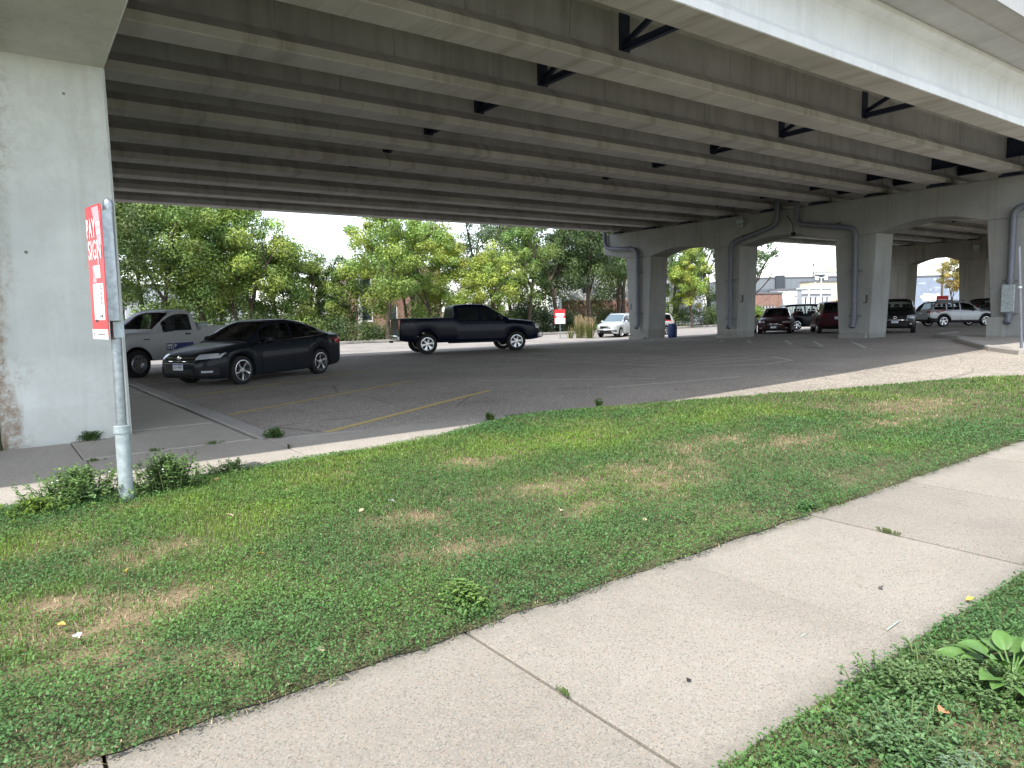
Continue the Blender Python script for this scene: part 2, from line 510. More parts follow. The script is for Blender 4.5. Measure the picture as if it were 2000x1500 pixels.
c = t.mix((.055, .042, .032), (.16, .13, .10), t.ramp(t.noise(1., t.map((9, 9, 1.6)), detail=6, rough=.7), [(.35, 0.), (.68, 1.)]))
t.bump(t.noise(1., t.map((14, 14, 2.5)), detail=5), .6, .03)
M['bark'] = t.set(c, .9, 0, .2)
M['leaf'] = m_attr('tree_leaves', .5, .22, .35)
M['weed'] = m_attr('weed_leaves', .55, .25)
M['grass'] = m_attr('grass_blades', .55, .25, .25)
M['soil'] = m_attr('lawn_soil', .95, 0, .1)

# ------------------------------------------------------------------ ground, lot, road
def sheet(name, xs, ys, zfun, mat, clip=None, kind='structure'):
    X, Y = np.meshgrid(xs, ys, indexing='ij')
    Z = zfun(X, Y)
    V = np.stack([X, Y, Z], -1).reshape(-1, 3)
    a, b = len(xs), len(ys)
    I = np.arange(a * b).reshape(a, b)
    F = np.stack([I[:-1, :-1], I[1:, :-1], I[1:, 1:], I[:-1, 1:]], -1).reshape(-1, 4)
    if clip is not None:
        C = V[F].mean(1)
        F = F[clip(C[:, 0], C[:, 1])]
    me = quads_mesh(name, V, F, mat)
    me.shade_smooth()
    o = bpy.data.objects.new(name, me); link(o); tag(o, kind=kind)
    return o

t = NT('bare_earth')
c = t.mix((.055, .075, .022), (.13, .10, .06), t.ramp(t.noise(.6, detail=8, rough=.7), [(.4, 0.), (.66, 1.)]))
M['earth'] = t.set(c, .95, 0, .1)

xs = np.concatenate([[-2500, -900, -300, -100, -40], np.arange(-12, 110, 2.), [130, 200, 350, 900, 2500]])
ys = np.concatenate([[-2500, -900, -300, -100, -40, -20, -10], np.arange(-4, 70, 1.5), [90, 130, 200, 350, 900, 2500]])
sheet('ground', xs, ys, lambda x, y: zt(x, y) - .16, M['earth'])

# parking lot: asphalt that turns paler and gravelly along its southern, sunlit side
t = NT('lot_asphalt')
def asph(t, col, grav, cells):
    big = t.ramp(t.noise(.33, detail=7, rough=.65), [(.35, 0.), (.68, 1.)])
    c = t.mix(tuple(x * .78 for x in col), tuple(x * 1.16 for x in col), big)
    nd = t.n('ShaderNodeTexVoronoi'); nd.inputs['Scale'].default_value = cells
    t.l(t.pos(), nd.inputs['Vector'])
    sep = t.n('ShaderNodeSeparateColor'); t.l(nd.outputs['Color'], sep.inputs[0])
    c = t.mix(c, tuple(min(1, x * 2.2) for x in col), t.math(t.ramp(sep.outputs[0], [(.62, 0.), (.95, 1.)]), grav))
    c = t.mix(c, tuple(x * .45 for x in col), t.math(t.ramp(sep.outputs[1], [(.1, 1.), (.3, 0.)]), grav))
    return c, nd, sep
ca, nda, sepa = asph(t, (.300, .267, .231), .62, 58.)
cb, ndb, sepb = asph(t, (.29, .258, .215), .65, 34.)
sx = t.n('ShaderNodeSeparateXYZ'); t.l(t.pos(), sx.inputs[0])
wob = t.math(t.noise(.55, detail=6, rough=.65), 5.0)
yy = t.math(sx.outputs['Y'], wob, 'ADD')
fy = t.ramp(t.math(t.math(yy, 9.6, 'SUBTRACT'), 4.2, 'DIVIDE', clamp=True), [(0., 1.), (1., 0.)])
fx = t.ramp(t.math(t.math(sx.outputs['X'], 5.0, 'SUBTRACT'), 6., 'DIVIDE', clamp=True), [(0., 0.), (1., 1.)])
c = t.mix(ca, cb, t.math(fy, fx))
oil = t.ramp(t.noise(.8, t.map((1, 1, 1), loc=(7, 2, 0)), detail=5, rough=.6), [(.58, 0.), (.75, 1.)])
c = t.mix(c, (.07, .066, .063), t.math(oil, .35))
cr = t.ramp(t.voro(.33, feature='DISTANCE_TO_EDGE'), [(.003, 1.), (.01, 0.)])
ck = t.ramp(t.noise(.4, detail=3), [(.5, 0.), (.56, 1.)])
c = t.mix(c, (.03, .028, .026), t.math(t.math(cr, ck), .4))
t.bump(t.math(sepa.outputs[0], nda.outputs['Distance'], 'ADD'), .4, .01)
M['lot'] = t.set(c, .9, 0, .3)
LOTZ = -.045
sheet('parking_lot', np.arange(3.0, 74, 1.0), np.arange(2.6, 36.2, .8), lambda x, y: zt(x, y) + LOTZ, M['lot'])
sheet('road', np.arange(-30, 121, 1.5), np.concatenate([np.arange(36.2, 47.2, 1.0)]), lambda x, y: zt(x, y) + LOTZ - .006, M['road'])
# paler apron between the lot and the road
sheet('road_apron', np.arange(-12, 100, 1.), np.arange(29.6, 36.3, .6), lambda x, y: zt(x, y) + LOTZ + .005, M['road'],
      clip=lambda x, y: y > 33.3 + .5 * np.sin(x * .5))
sheet('parking_lot_extension', np.arange(-14, 3.1, 1.0), np.arange(12, 36.2, .8), lambda x, y: zt(x, y) + LOTZ - .003, M['lot'],
      clip=lambda x, y: y > 20)

# unseen street behind the camera, added pale to bounce light onto the bridge
sheet('street', np.arange(-60, 81, 3.), np.arange(-16, -3.0, 1.2), lambda x, y: zt(x, 8. + 0 * y) - .02, M['road'])
# ------------------------------------------------------------------ painted markings (parts of the lot)
lot = bpy.data.objects['parking_lot']
def stripe(pts, w, mat, name='painted_line', dz=.006, closed=False):
    P = []
    for i in range(len(pts) - 1 + (1 if closed else 0)):
        a = np.array(pts[i]); b = np.array(pts[(i + 1) % len(pts)])
        n = max(1, int(np.hypot(*(b - a)) / .6))
        for k in range(n): P.append(a + (b - a) * k / n)
    P.append(np.array(pts[0] if closed else pts[-1]))
    L = []; 
    for i, p in enumerate(P):
        d = P[min(i + 1, len(P) - 1)] - P[max(i - 1, 0)]
        d = d / (np.hypot(*d) + 1e-9); nn = np.array([-d[1], d[0]]) * w / 2
        q1, q2 = p + nn, p - nn
        L.append([(q1[0], q1[1], zf(*q1) + LOTZ + dz), (q2[0], q2[1], zf(*q2) + LOTZ + dz)])
    return MB().grid(L).obj(name, mat, lot)
stripe([(3.45, 9.40), (5.2, 10.35), (6.9, 11.32), (8.60, 12.25)], .12, M['yellow'])
stripe([(3.35, 12.55), (8.45, 15.40)], .11, M['yellow'])
stripe([(3.3, 15.98), (8.95, 19.05)], .11, M['yellow'])
stripe([(3.1, 19.64), (8.6, 22.7)], .11, M['whiteline'])
stripe([(3.1, 23.2), (8.6, 26.2)], .11, M['whiteline'])
# hatched traffic island painted on the asphalt
isl = [(14.9, 18.1), (14.85, 16.4), (14.95, 14.86), (15.2, 13.12), (15.87, 11.93), (17.02, 11.2), (18.3, 11.2), (19.2, 12.4), (19.35, 13.6), (19.26, 14.49), (18.9, 16.0), (18.2, 17.2), (17.4, 18.6), (16.2, 20.6), (15.5, 22.)]
stripe(isl, .11, M['faintline'])
stripe([(14.9, 18.1), (15.0, 22.2)], .11, M['faintline'])
for k in range(8):
    y0 = 11.9 + k * .95
    stripe([(15.25 if k else 16.0, y0 + .9), (18.9 - .12 * k, y0 + .1)], .09, M['faintline'])
stripe([(19.4, 19.8), (17.8, 23.65)], .10, M['faintline'])
stripe([(9.6, 14.2), (12.6, 11.2)], .10, M['faintline'])
stripe([(10.6, 10.8), (14.0, 9.9)], .10, M['faintline'])
for (a, b) in (((27.6, 19.1), (25.5, 17.5)), ((28.0, 17.5), (24.9, 15.3)), ((27.3, 15.8), (24.1, 13.6)), ((27.1, 14.1), (23.6, 11.8)), ((27.9, 20.6), (26.0, 19.4)), ((28.2, 23.0), (26.6, 22.0)), ((28.2, 25.2), (26.8, 24.2))):
    stripe([a, b], .12, M['whiteline'])

# ------------------------------------------------------------------ foreground path with its slabs
path = MB().box(-6.0, 40, 1.47, 2.98, -.12, -.035).obj('path', M['earth'], kind='structure')
M['joint'] = M['earth']
rnd = random.Random(3)
px = [-4.6, -2.98, -1.36, .26, 1.90, 3.56, 5.12, 6.76, 8.40, 10.02, 11.64, 13.26, 14.9, 16.5, 18.1, 19.8, 21.4, 23., 24.7, 26.3, 28., 29.6, 31.2]
for i in range(len(px) - 1):
    dz = rnd.uniform(-.004, .004)
    ga, gb = rnd.uniform(.005, .010), rnd.uniform(.005, .010)
    x0, x1 = px[i] + ga, px[i + 1] - gb
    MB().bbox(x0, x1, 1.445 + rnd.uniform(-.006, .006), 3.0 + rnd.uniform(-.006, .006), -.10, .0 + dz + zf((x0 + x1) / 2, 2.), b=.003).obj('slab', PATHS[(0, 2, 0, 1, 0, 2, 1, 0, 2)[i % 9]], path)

# ------------------------------------------------------------------ sidewalk along the bridge
walk = MB().box(-6, 2.9, 7.4, 9.4, -.15, -.03).box(-6, 2.86, 9.4, 20., -.15, -.033).obj('sidewalk', M['earth'], kind='structure')
def slab_poly(poly, zt_, g=.008):
    c = np.mean(poly, 0)
    P = [tuple(np.array(p) + (c - p) / np.linalg.norm(c - p) * g) for p in poly]
    Pi = [tuple(np.array(p) + (c - p) / np.linalg.norm(c - p) * (g + .01)) for p in poly]
    n = len(P)
    v = [(x, y, -.12) for x, y in P] + [(x, y, zt_ - .008) for x, y in P] + [(x, y, zt_) for x, y in Pi]
    f = [tuple(range(n - 1, -1, -1)), tuple(range(2 * n, 3 * n))]
    for k in range(2):
        f += [(k * n + i, k * n + (i + 1) % n, (k + 1) * n + (i + 1) % n, (k + 1) * n + i) for i in range(n)]
    return MB().add(v, f).obj('slab', M['walk'], walk)
for a, b in ((-6., -3.1), (-3.1, -1.1), (-1.1, .90), (.90, 2.94)):
    slab_poly([(a, 7.45), (b, 7.45), (b, 9.42), (a, 9.42)], .03 + rnd.uniform(-.006, .006))
slab_poly([(2.94, 7.5), (4.9, 7.5), (4.9, 8.92), (3.2, 9.20), (2.94, 9.35)], .032)
slab_poly([(4.9, 7.7), (6.7, 7.9), (6.7, 8.50), (4.9, 8.90)], .028)
for a, b in ((-6., -3.3), (-3.3, -1.2), (-1.2, .88), (.88, 2.82)):
    slab_poly([(a, 9.42), (b, 9.42), (b, 11.3 if a > 0 else 10.85), (a, 11.3 if a > 0 else 10.85)], .03 + rnd.uniform(-.006, .006))
for k in range(3):
    slab_poly([(1.5, 11.3 + k * 2.9), (2.80, 11.3 + k * 2.9), (2.80, 14.2 + k * 2.9), (1.5, 14.2 + k * 2.9)], .034 + rnd.uniform(-.004, .004))

# ------------------------------------------------------------------ kerbs
kerb = MB().box(2.86, 3.12, 9.6, 9.64, -.14, -.1).obj('kerb', M['kerb'], kind='structure')
def kerb_stone(P, w, top, drop=.16, lean=.02):
    """kerb along a centre line P; side towards +n is the road"""
    n = len(P); L = []
    for i, p in enumerate(P):
        p = np.array(p); d = np.array(P[min(i + 1, n - 1)]) - np.array(P[max(i - 1, 0)])
        d = d / np.hypot(*d); nn = np.array([-d[1], d[0]])
        z = zf(*p) + top
        A = p - nn * w / 2; B = p + nn * w / 2
        L.append([(*A, z - drop), (*A, z - .012), (*(A + nn * .012), z), (*(B - nn * .03), z), (*B, z - .025), (*(B + nn * lean), z - drop)])
    m = MB().grid(L)
    m.f.append(tuple(range(6))); m.m.append(0); k = len(m.v); m.f.append(tuple(range(k - 6, k))); m.m.append(0)
    return m.obj('kerb_stone', M['kerb'], kerb, smooth=30)
ysl = np.linspace(20, 9.35, 6)
for a, b in zip(ysl[:-1], ysl[1:]):
    kerb_stone([(3.0, a - .006), (3.0, b + .006)], .27, .05, lean=.03)
cur = [(3.05, 9.32), (3.6, 9.2), (4.2, 9.08), (5.25, 8.90), (6.44, 8.65), (7.3, 8.52), (8.1, 8.40)]
for i in range(0, 6, 2):
    kerb_stone([cur[i], cur[i + 1], cur[i + 2]][::1], .17, .035 - .012 * i / 2)
# far kerb of the road with a narrow verge
for k in range(20):
    kerb_stone([(-16 + k * 6.0, 47.25), (-10.02 + k * 6.0, 47.25)][::-1], .3, .10)

# raised pavement on the right round the pier foot
pad = [(22.0, 5.2), (22.05, 6.85), (23.3, 7.98), (25.5, 9.35), (27.6, 10.5), (29.6, 11.25), (31.0, 12.4), (32.4, 13.2), (34.5, 13.3), (34.5, 2.), (22.2, 2.)]
def pad_z(x, y): return zf(x, y) + .06
n = len(pad)
m = MB(); m.add([(x, y, pad_z(x, y)) for x, y in pad] + [(x, y, zf(x, y) - .2) for x, y in pad], [tuple(range(n))] + [(i, (i + 1) % n, n + (i + 1) % n, n + i) for i in range(n)])
pado = m.obj('pavement', M['walk'], kind='structure')
kr = pad[1:9]
for i in range(len(kr) - 1):
    a = np.array(kr[i]); b = np.array(kr[i + 1]); d = (b - a) / np.hypot(*(b - a))
    kerb_stone([tuple(a + d * .01), tuple(b - d * .01)], .2, .085)

# ------------------------------------------------------------------ lawn
GX = np.array([-8, 0, 1.7, 2.9, 3.57, 4.85, 5.79, 6.5, 8.21, 10.32, 12.34, 14.69, 16.68, 19, 22, 26, 40.])
GY = np.array([7.4, 7.45, 7.55, 7.72, 7.74, 7.98, 8.35, 8.60, 8.41, 7.75, 7.0, 6.22, 5.15, 4.5, 4.0, 3.7, 3.6])
def gn(x): return np.interp(x, GX, GY)
DRY = [(5.05, 4.62, .75, .45), (4.85, 4.2, .6, .35), (4.02, 4.77, .6, .25), (2.46, 4.74, .3, .2), (2.8, 3.77, .35, .2), (2.43, 4.0, .3, .18), (6.92, 5.19, .8, .3), (11.35, 4.79, 1.3, .35), (11.3, 5.2, .9, .3), (.67, 5.07, .35, .15), (.94, 5.21, .3, .12), (.3, 3.64, .3, .15), (.69, 4.24, .35, .18), (.66, 3.47, .3, .15), (.18, 4.42, .4, .2), (4.15, 6.1, .5, .2), (7.6, 4.55, .9, .25), (3.77, 4.1, .35, .2), (9.6, 4.4, .9, .3)]
LUSH = [(2.43, 6.55, .9, .7), (1.57, 5.59, .8, .5), (3.31, 7.2, 1.0, .5), (4.76, 6.4, 1.2, .7), (5.81, 6.3, 1.4, .7), (1.26, 6.3, .7, .5), (.25, 5.9, .6, .4), (8.5, 6.4, 1.6, .6)]
def blobs(x, y, B):
    r = np.zeros_like(x)
    wx = (fbm(x * 2.3, y * 2.3, 3) - .5) * .9; wy = (fbm(x * 2.3, y * 2.3, 9) - .5) * .6
    for (bx, by, ax, ay) in B:
        d = ((x + wx - bx) / ax) ** 2 + ((y + wy - by) / ay) ** 2
        r = np.maximum(r, np.exp(-d * 1.1))
    return r
def dryness(x, y):
    return np.clip((blobs(x, y, DRY) * .75 + .30 * sstep(.5, .8, fbm(x * 1.3, y * 1.3, 21))) * (.1 + 1.6 * fbm(x * 5, y * 5, 77)) + .06, 0, 1)
def lushness(x, y):
    return np.clip(blobs(x, y, LUSH) * .85 + .5 * sstep(.5, .75, fbm(x * .8, y * .8, 31)), 0, 1)
def lawn_z(x, y):
    edge = np.minimum(sstep(2.98, 3.35, y), sstep(0, .35, gn(x) - y))
    e2 = sstep(1.44, 1.1, y)
    return zt(x, y) + np.where(y > 2, .006 + .05 * edge + .03 * edge * (fbm(x * 1.7, y * 1.7, 5) - .3), .004 + .03 * e2 + .03 * e2 * (fbm(x * 2, y * 2, 6) - .3))
def lawn_mesh(name, xs, vs, ylo, yhi):
    X = np.repeat(xs[:, None], len(vs), 1); lo = ylo(xs)[:, None]; hi = yhi(xs)[:, None]
    Y = lo + (hi - lo) * vs[None, :]
    Z = lawn_z(X, Y)
    V = np.stack([X, Y, Z], -1).reshape(-1, 3)
    I = np.arange(X.size).reshape(X.shape)
    F = np.stack([I[:-1, :-1], I[1:, :-1], I[1:, 1:], I[:-1, 1:]], -1).reshape(-1, 4)
    x, y = V[:, 0], V[:, 1]
    d = dryness(x, y)[:, None]; n1 = fbm(x * 14, y * 14, 2)[:, None]
    col = np.array([.085, .085, .045]) * (.6 + .8 * n1) * (1 - d) + np.array([.22, .165, .105]) * (.55 + .8 * n1) * d
    col = np.concatenate([col, np.ones((len(x), 1))], 1)
    me = quads_mesh(name, V, F, M['soil'], {'tint': col}); me.shade_smooth()
    o = bpy.data.objects.new(name, me); link(o); tag(o, kind='structure'); return o
lawn_mesh('lawn_soil', np.concatenate([np.arange(-4, 12, .09), np.arange(12, 34, .3)]), np.linspace(0, 1, 70), lambda x: 0 * x + 2.965 + .07 * (fbm(x * 8, x * 0, 4) - .5), lambda x: gn(x) + .18 * (fbm(x * 2.2, x * 0 + 3, 8) - .5))
lawn_mesh('lawn_soil', np.arange(-3, 14, .09), np.linspace(0, 1, 60), lambda x: 0 * x - 3.4, lambda x: 0 * x + 1.482 + .03 * (fbm(x * 3, x * 0 + 8, 4) - .5))

rng = np.random.RandomState(11)
def lawn_points(n, x0, x1, south=False):
    x = rng.uniform(x0, x1, n)
    if south:
        y = rng.uniform(-.6, 1.47, n); keep = y < 1.475 + .16 * (fbm(x * 6, x * 0 + 2, 14) - .42)
    else:
        y = rng.uniform(2.9, 8.7, n)
        keep = (y > 2.925 - .20 * (fbm(x * 9, x * 0, 12) - .45)) & (y < gn(x) + np.where(x > 7.5, .75, .28) * (fbm(x * 2.2, x * 0 + 3, 8) - .5) + .05 - np.where(x > 7.5, .5, 0) * rng.uniform(0, 1, n) ** 3)
    return x[keep], y[keep]
def blades(x, y, hgt, wid, lean, col, kind='grass'):
    n = len(x); z = lawn_z(x, y)
    a = rng.uniform(0, 2 * np.pi, n); l = np.abs(rng.normal(0, 1, n)) * lean
    dx, dy = np.cos(a), np.sin(a)
    sx_, sy_ = -dy, dx
    B = np.stack([x, y, z - .004], -1)
    side = np.stack([sx_ * wid / 2, sy_ * wid / 2, 0 * wid], -1)
    mid = B + np.stack([dx * l * hgt * .45, dy * l * hgt * .45, hgt * .6], -1)
    tip = B + np.stack([dx * l * hgt * 1.15, dy * l * hgt * 1.15, hgt * np.clip(1.05 - .35 * l, .25, 1.05)], -1)
    V = np.stack([B - side, B + side, mid + side * .8, tip, mid - side * .8], 1).reshape(-1, 3)
    i = np.arange(n) * 5
    F3 = np.stack([i, i + 1, i + 2, i + 4], -1); F4 = np.stack([i + 4, i + 2, i + 3, i + 3], -1)
    return V, F3, np.stack([i + 4, i + 2, i + 3], -1), np.repeat(col, 5, 0)
def leaves(x, y, size, col, zup):
    """small flat leaves held just above the turf"""
    n = len(x); z = lawn_z(x, y) + zup
    a = rng.uniform(0, 2 * np.pi, n); tl = rng.normal(0, .45, n); t2 = rng.normal(0, .45, n)
    d = np.stack([np.cos(a), np.sin(a), tl], -1); s = np.stack([-np.sin(a), np.cos(a), t2], -1)
    C = np.stack([x, y, z], -1)
    L = size[:, None]; W = size[:, None] * .33
    V = np.stack([C - d * L * .5, C + s * W - d * L * .05, C + d * L * .5, C - s * W - d * L * .05], 1).reshape(-1, 3)
    i = np.arange(n) * 4
    return V, np.stack([i, i + 1, i + 2, i + 3], -1), np.repeat(col, 4, 0)
gV, gQ, gT, gC = [], [], [], []; off = 0
def put(V, Q, T, C):
    global off
    gV.append(V); gC.append(C)
    if Q is not None: gQ.append(Q + off)
    if T is not None: gT.append(T + off)
    off += len(V)
def lerp(a, b, f): return np.asarray(a) * (1 - f[:, None]) + np.asarray(b) * f[:, None]
def tint(x, y, n):
    d = dryness(x, y); lu = lushness(x, y); r = rng.uniform(0, 1, n)
    g = lerp((.068, .134, .037), (.122, .202, .056), r)
    yg = lerp((.135, .222, .036), (.20, .285, .052), r)
    c = lerp((0, 0, 0), (1, 1, 1), lu) * yg + (1 - lu[:, None]) * g
    st = lerp((.27, .21, .12), (.43, .37, .23), r)
    isdry = rng.uniform(0, 1, n) < d * .7
    c[isdry] = st[isdry]
    c *= rng.uniform(.75, 1.25, n)[:, None]
    return np.concatenate([c, np.ones((n, 1))], 1), d, lu, isdry
for (x0, x1, dens, south) in ((-2., 3., 5200, False), (3., 6., 4000, False), (6., 10., 2200, False), (10., 16., 1100, False), (16., 30., 500, False), (.3, 6., 5200, True), (6., 12., 1200, True)):
    H = 2.07 if south else 5.8
    n = int((x1 - x0) * H * dens)
    x, y = lawn_points(n, x0, x1, south)
    dist = np.hypot(x, y)
    c, d, lu, isdry = tint(x, y, len(x))
    keep = rng.uniform(0, 1, len(x)) < (1 - .55 * d) * np.clip(1.6 - dist / 14, .7, 1)
    x, y, c, d, lu, isdry, dist = [q[keep] for q in (x, y, c, d, lu, isdry, dist)]
    m = len(x)
    tall = fbm(x * .9, y * .9, 41)
    isleaf = (rng.uniform(0, 1, m) < np.clip(.46 - .35 * lu + .25 * (fbm(x * 1.6, y * 1.6, 51) - .5) * 4 + (.1 if south else 0) + np.where(y > 2, .55 * sstep(4.1, 3.1, y + .8 * (fbm(x * 1.5, y * 1.5, 61) - .5)), 0), .06, .92)) & ~isdry & (dist < 11)
    k = ~isleaf
    hg = rng.uniform(.024, .050, m) * (.7 + .7 * tall) * (1 - .35 * isdry)
    wd = np.maximum(.0042, dist * .00085) * rng.uniform(.8, 1.4, m)
    V, Q, T_, C_ = blades(x[k], y[k], hg[k], wd[k], .6 + .9 * isdry[k], c[k])
    put(V, Q, T_, C_)
    k = isleaf
    cl = c[k].copy(); cl[:, :3] = cl[:, :3] * np.array([.80, .95, 1.12])
    # leaves in little sprays of three round each point
    for q in range(3):
        jx = x[k] + rng.normal(0, .012, k.sum()); jy = y[k] + rng.normal(0, .012, k.sum())
        V, Q, C_ = leaves(jx, jy, rng.uniform(.009, .019, k.sum()) * (1.2 if south else 1.) * np.maximum(1, dist[k] / 7), cl, rng.uniform(.012, .055, k.sum()) * (1 + np.where(y[k] > 2, .9 * sstep(4.0, 3.05, y[k]) * (.3 + 1.4 * fbm(x[k] * 3, y[k] * 3, 71)), 0)))
        put(V, Q, None, C_)
V = np.concatenate(gV); C_ = np.concatenate(gC); Q = np.concatenate(gQ); T_ = np.concatenate(gT)
me = bpy.data.meshes.new('grass')
me.vertices.add(len(V)); me.vertices.foreach_set('co', V.astype(np.float32).ravel())
nl = len(Q) * 4 + len(T_) * 3
me.loops.add(nl); me.loops.foreach_set('vertex_index', np.concatenate([Q.ravel(), T_.ravel()]).astype(np.int32))
me.polygons.add(len(Q) + len(T_))
me.polygons.foreach_set('loop_start', np.concatenate([np.arange(len(Q)) * 4, len(Q) * 4 + np.arange(len(T_)) * 3]).astype(np.int32))
me.update(calc_edges=True)
ca = me.color_attributes.new('tint', 'FLOAT_COLOR', 'POINT'); ca.data.foreach_set('color', C_.astype(np.float32).ravel())
me.materials.append(M['grass'])
grass = bpy.data.objects.new('grass', me); link(grass)
tag(grass, 'patchy mown grass and low weeds between the path and the parking lot', 'grass', kind='stuff')
print('grass faces', len(Q), len(T_))

# ------------------------------------------------------------------ overpass
GRADE = .005
def gz(x, y): return 6.12 + GRADE * x - .009 * (y - 10)
bridge = thing('overpass_bridge', 'concrete girder road bridge crossing over the parking lot', 'bridge', (16, 19, 0))
bridge_inv = Matrix.Translation((-16, -19, 0))
def bpart(mb, name, mats, smooth=None, parent=bridge, **kw):
    o = mb.obj(name, mats, parent, smooth, **kw); o.matrix_parent_inverse = bridge_inv if parent is bridge else Matrix()
    return o
GY0, GSP, NG = 7.72, 2.5, 10
girder_y = [GY0 + GSP * k for k in range(NG)]
half = [(0, 0), (.33, 0), (.345, .015), (.345, .17), (.09, .40), (.08, .44), (.08, 1.10), (.13, 1.16), (.37, 1.25), (.38, 1.27), (.38, 1.37), (0, 1.37)]
sec = half + [(-a, b) for a, b in half[::-1] if a > 0]
SP = [(-29.4, .86), (.96, 31.14), (31.24, 61.6), (61.7, 92.)]
def girder_mesh(L):
    m = MB()
    nx = 8
    for i in range(nx):
        pass
    m = MB().prism(sec, 0, L, 'x')
    # the broad bottom flange is a browner, form-marked concrete
    for i, f in enumerate(m.f):
        zz = [m.v[k][2] for k in f]
        if len(f) == 4 and max(zz) < .42: m.m[i] = 1
    return m.mesh('girder', [M['girder'], M['flange']], smooth=20)
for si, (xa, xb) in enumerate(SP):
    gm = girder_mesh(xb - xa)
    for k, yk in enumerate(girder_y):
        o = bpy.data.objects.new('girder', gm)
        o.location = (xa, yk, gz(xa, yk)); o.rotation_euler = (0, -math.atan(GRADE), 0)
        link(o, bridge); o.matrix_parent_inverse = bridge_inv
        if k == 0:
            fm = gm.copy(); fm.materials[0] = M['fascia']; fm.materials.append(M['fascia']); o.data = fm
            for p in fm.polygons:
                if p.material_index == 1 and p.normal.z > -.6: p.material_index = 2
# deck slab with overhangs, a drip strip under each edge
def along(poly, xa, xb):
    """prism in (y, z-above-line) following the grade"""
    n = len(poly)
    v = [(xa, y, gz(xa, y) + z) for y, z in poly] + [(xb, y, gz(xb, y) + z) for y, z in poly]
    f = [(i, (i + 1) % n, n + (i + 1) % n, n + i) for i in range(n)] + [tuple(range(n - 1, -1, -1)), tuple(range(n, 2 * n))]
    return v, f
XA, XB = -29.4, 92.
YN, YF = 6.05, 31.45
m = MB(); m.add(*along([(YN, 1.45), (YN + .55, 1.40), (YN + .56, 1.365), (YN + .68, 1.365), (YN + .69, 1.40), (7.3, 1.375), (30.6, 1.375), (YF - .6, 1.40), (YF, 1.45), (YF, 1.66), (YN, 1.66)], XA, XB))
bpart(m, 'deck_slab', M['deck'])
for y0, y1, s in ((YN, YN + .42, 1), (YF - .42, YF, -1)):
    a, b = (y0, y1) if s > 0 else (y1, y0)
    k = 0
    x = XA
    while x < XB - .1:
        x2 = min(x + 4.05, XB)
        m = MB(); m.add(*along([(a - s * .02, 1.40), (a - s * .02, 1.66 + .42), (a + s * .01, 1.66 + .45), (a + s * .01, 1.66 + .86), (a + s * .22, 1.66 + .86), (a + s * .26, 1.66 + .3), (a + s * .40, 1.66 + .08), (a + s * .40, 1.662), (a + s * .002, 1.662), (a - s * .0, 1.40)], x + .006, x2 - .006))
        bpart(m, 'parapet', M['parapet'])
        x = x2
# metal rail on top of the near parapet
m = MB()
for i in range(40):
    x = XA + 1 + i * 3.0
    z = gz(x, YN) + 2.52
    m.box(x - .04, x + .04, YN + .08, YN + .16, z, z + .3)
m.add(*along([(YN + .07, 2.82), (YN + .17, 2.82), (YN + .17, 2.9), (YN + .07, 2.9)], XA, XB))
bpart(m, 'railing', M['galv_dull'])

# steel cross frames between neighbouring girders, solid diaphragms at the piers
def cross_frame(xc, k):
    ya, yb = girder_y[k], girder_y[k + 1]
    za, zb_ = gz(xc, ya), gz(xc, yb)
    m = MB()
    m.box(xc - .14, xc + .14, yb - .105, yb - .082, zb_ + .43, zb_ + 1.12)
    m.box(xc - .14, xc + .14, ya + .082, ya + .105, za + .43, za + 1.12)
    e = .02
    m.beam((xc - .05, ya + .11, za + .50), (xc - .05, yb - .11, zb_ + .50), .02, .12)
    m.beam((xc - .0, ya + .11, za + .445), (xc - .0, yb - .11, zb_ + .445), .12, .02)
    ym = yb - .11; 
    m.beam((xc + .03, yb - .11, zb_ + .62), (xc + .03, (ya + yb) / 2, (za + zb_) / 2 + 1.06), .02, .10)
    m.beam((xc + .06, yb - .11, zb_ + .585), (xc + .06, (ya + yb) / 2, (za + zb_) / 2 + 1.02), .08, .02)
    m.beam((xc + .03, ya + .11, za + .62), (xc + .03, (ya + yb) / 2, (za + zb_) / 2 + 1.06), .02, .10)
    return bpart(m, 'cross_frame', M['steel'])
def diaphragm(xc, k):
    ya, yb = girder_y[k], girder_y[k + 1]
    za, zb_ = gz(xc, ya), gz(xc, yb)
    m = MB()
    m.add([(xc, ya + .085, za + .42), (xc, yb - .085, zb_ + .42), (xc, yb - .085, zb_ + 1.12), (xc, ya + .085, za + 1.12), (xc + .03, ya + .085, za + .42), (xc + .03, yb - .085, zb_ + .42), (xc + .03, yb - .085, zb_ + 1.12), (xc + .03, ya + .085, za + 1.12)],
          [(0, 1, 2, 3), (7, 6, 5, 4), (0, 4, 5, 1), (2, 6, 7, 3), (1, 5, 6, 2), (3, 7, 4, 0)])
    for y, z in ((ya + .1, za), (yb - .1, zb_)):
        m.box(xc - .03, xc - .002, y - .1, y + .1, z + .45, z + 1.1)
    m.beam((xc - .06, ya + .1, za + .43), (xc - .06, yb - .1, zb_ + .43), .11, .02)
    m.beam((xc - .06, ya + .1, za + 1.1), (xc - .06, yb - .1, zb_ + 1.1), .11, .02)
    return bpart(m, 'cross_frame', M['steel'])
for k in range(NG - 1):
    for xc in (10.5, 19.8): cross_frame(xc, k)
    diaphragm(29.95, k); diaphragm(2.0, k); diaphragm(32.3, k)
    diaphragm(60.4, k)
    cross_frame(41.5, k); cross_frame(51., k)

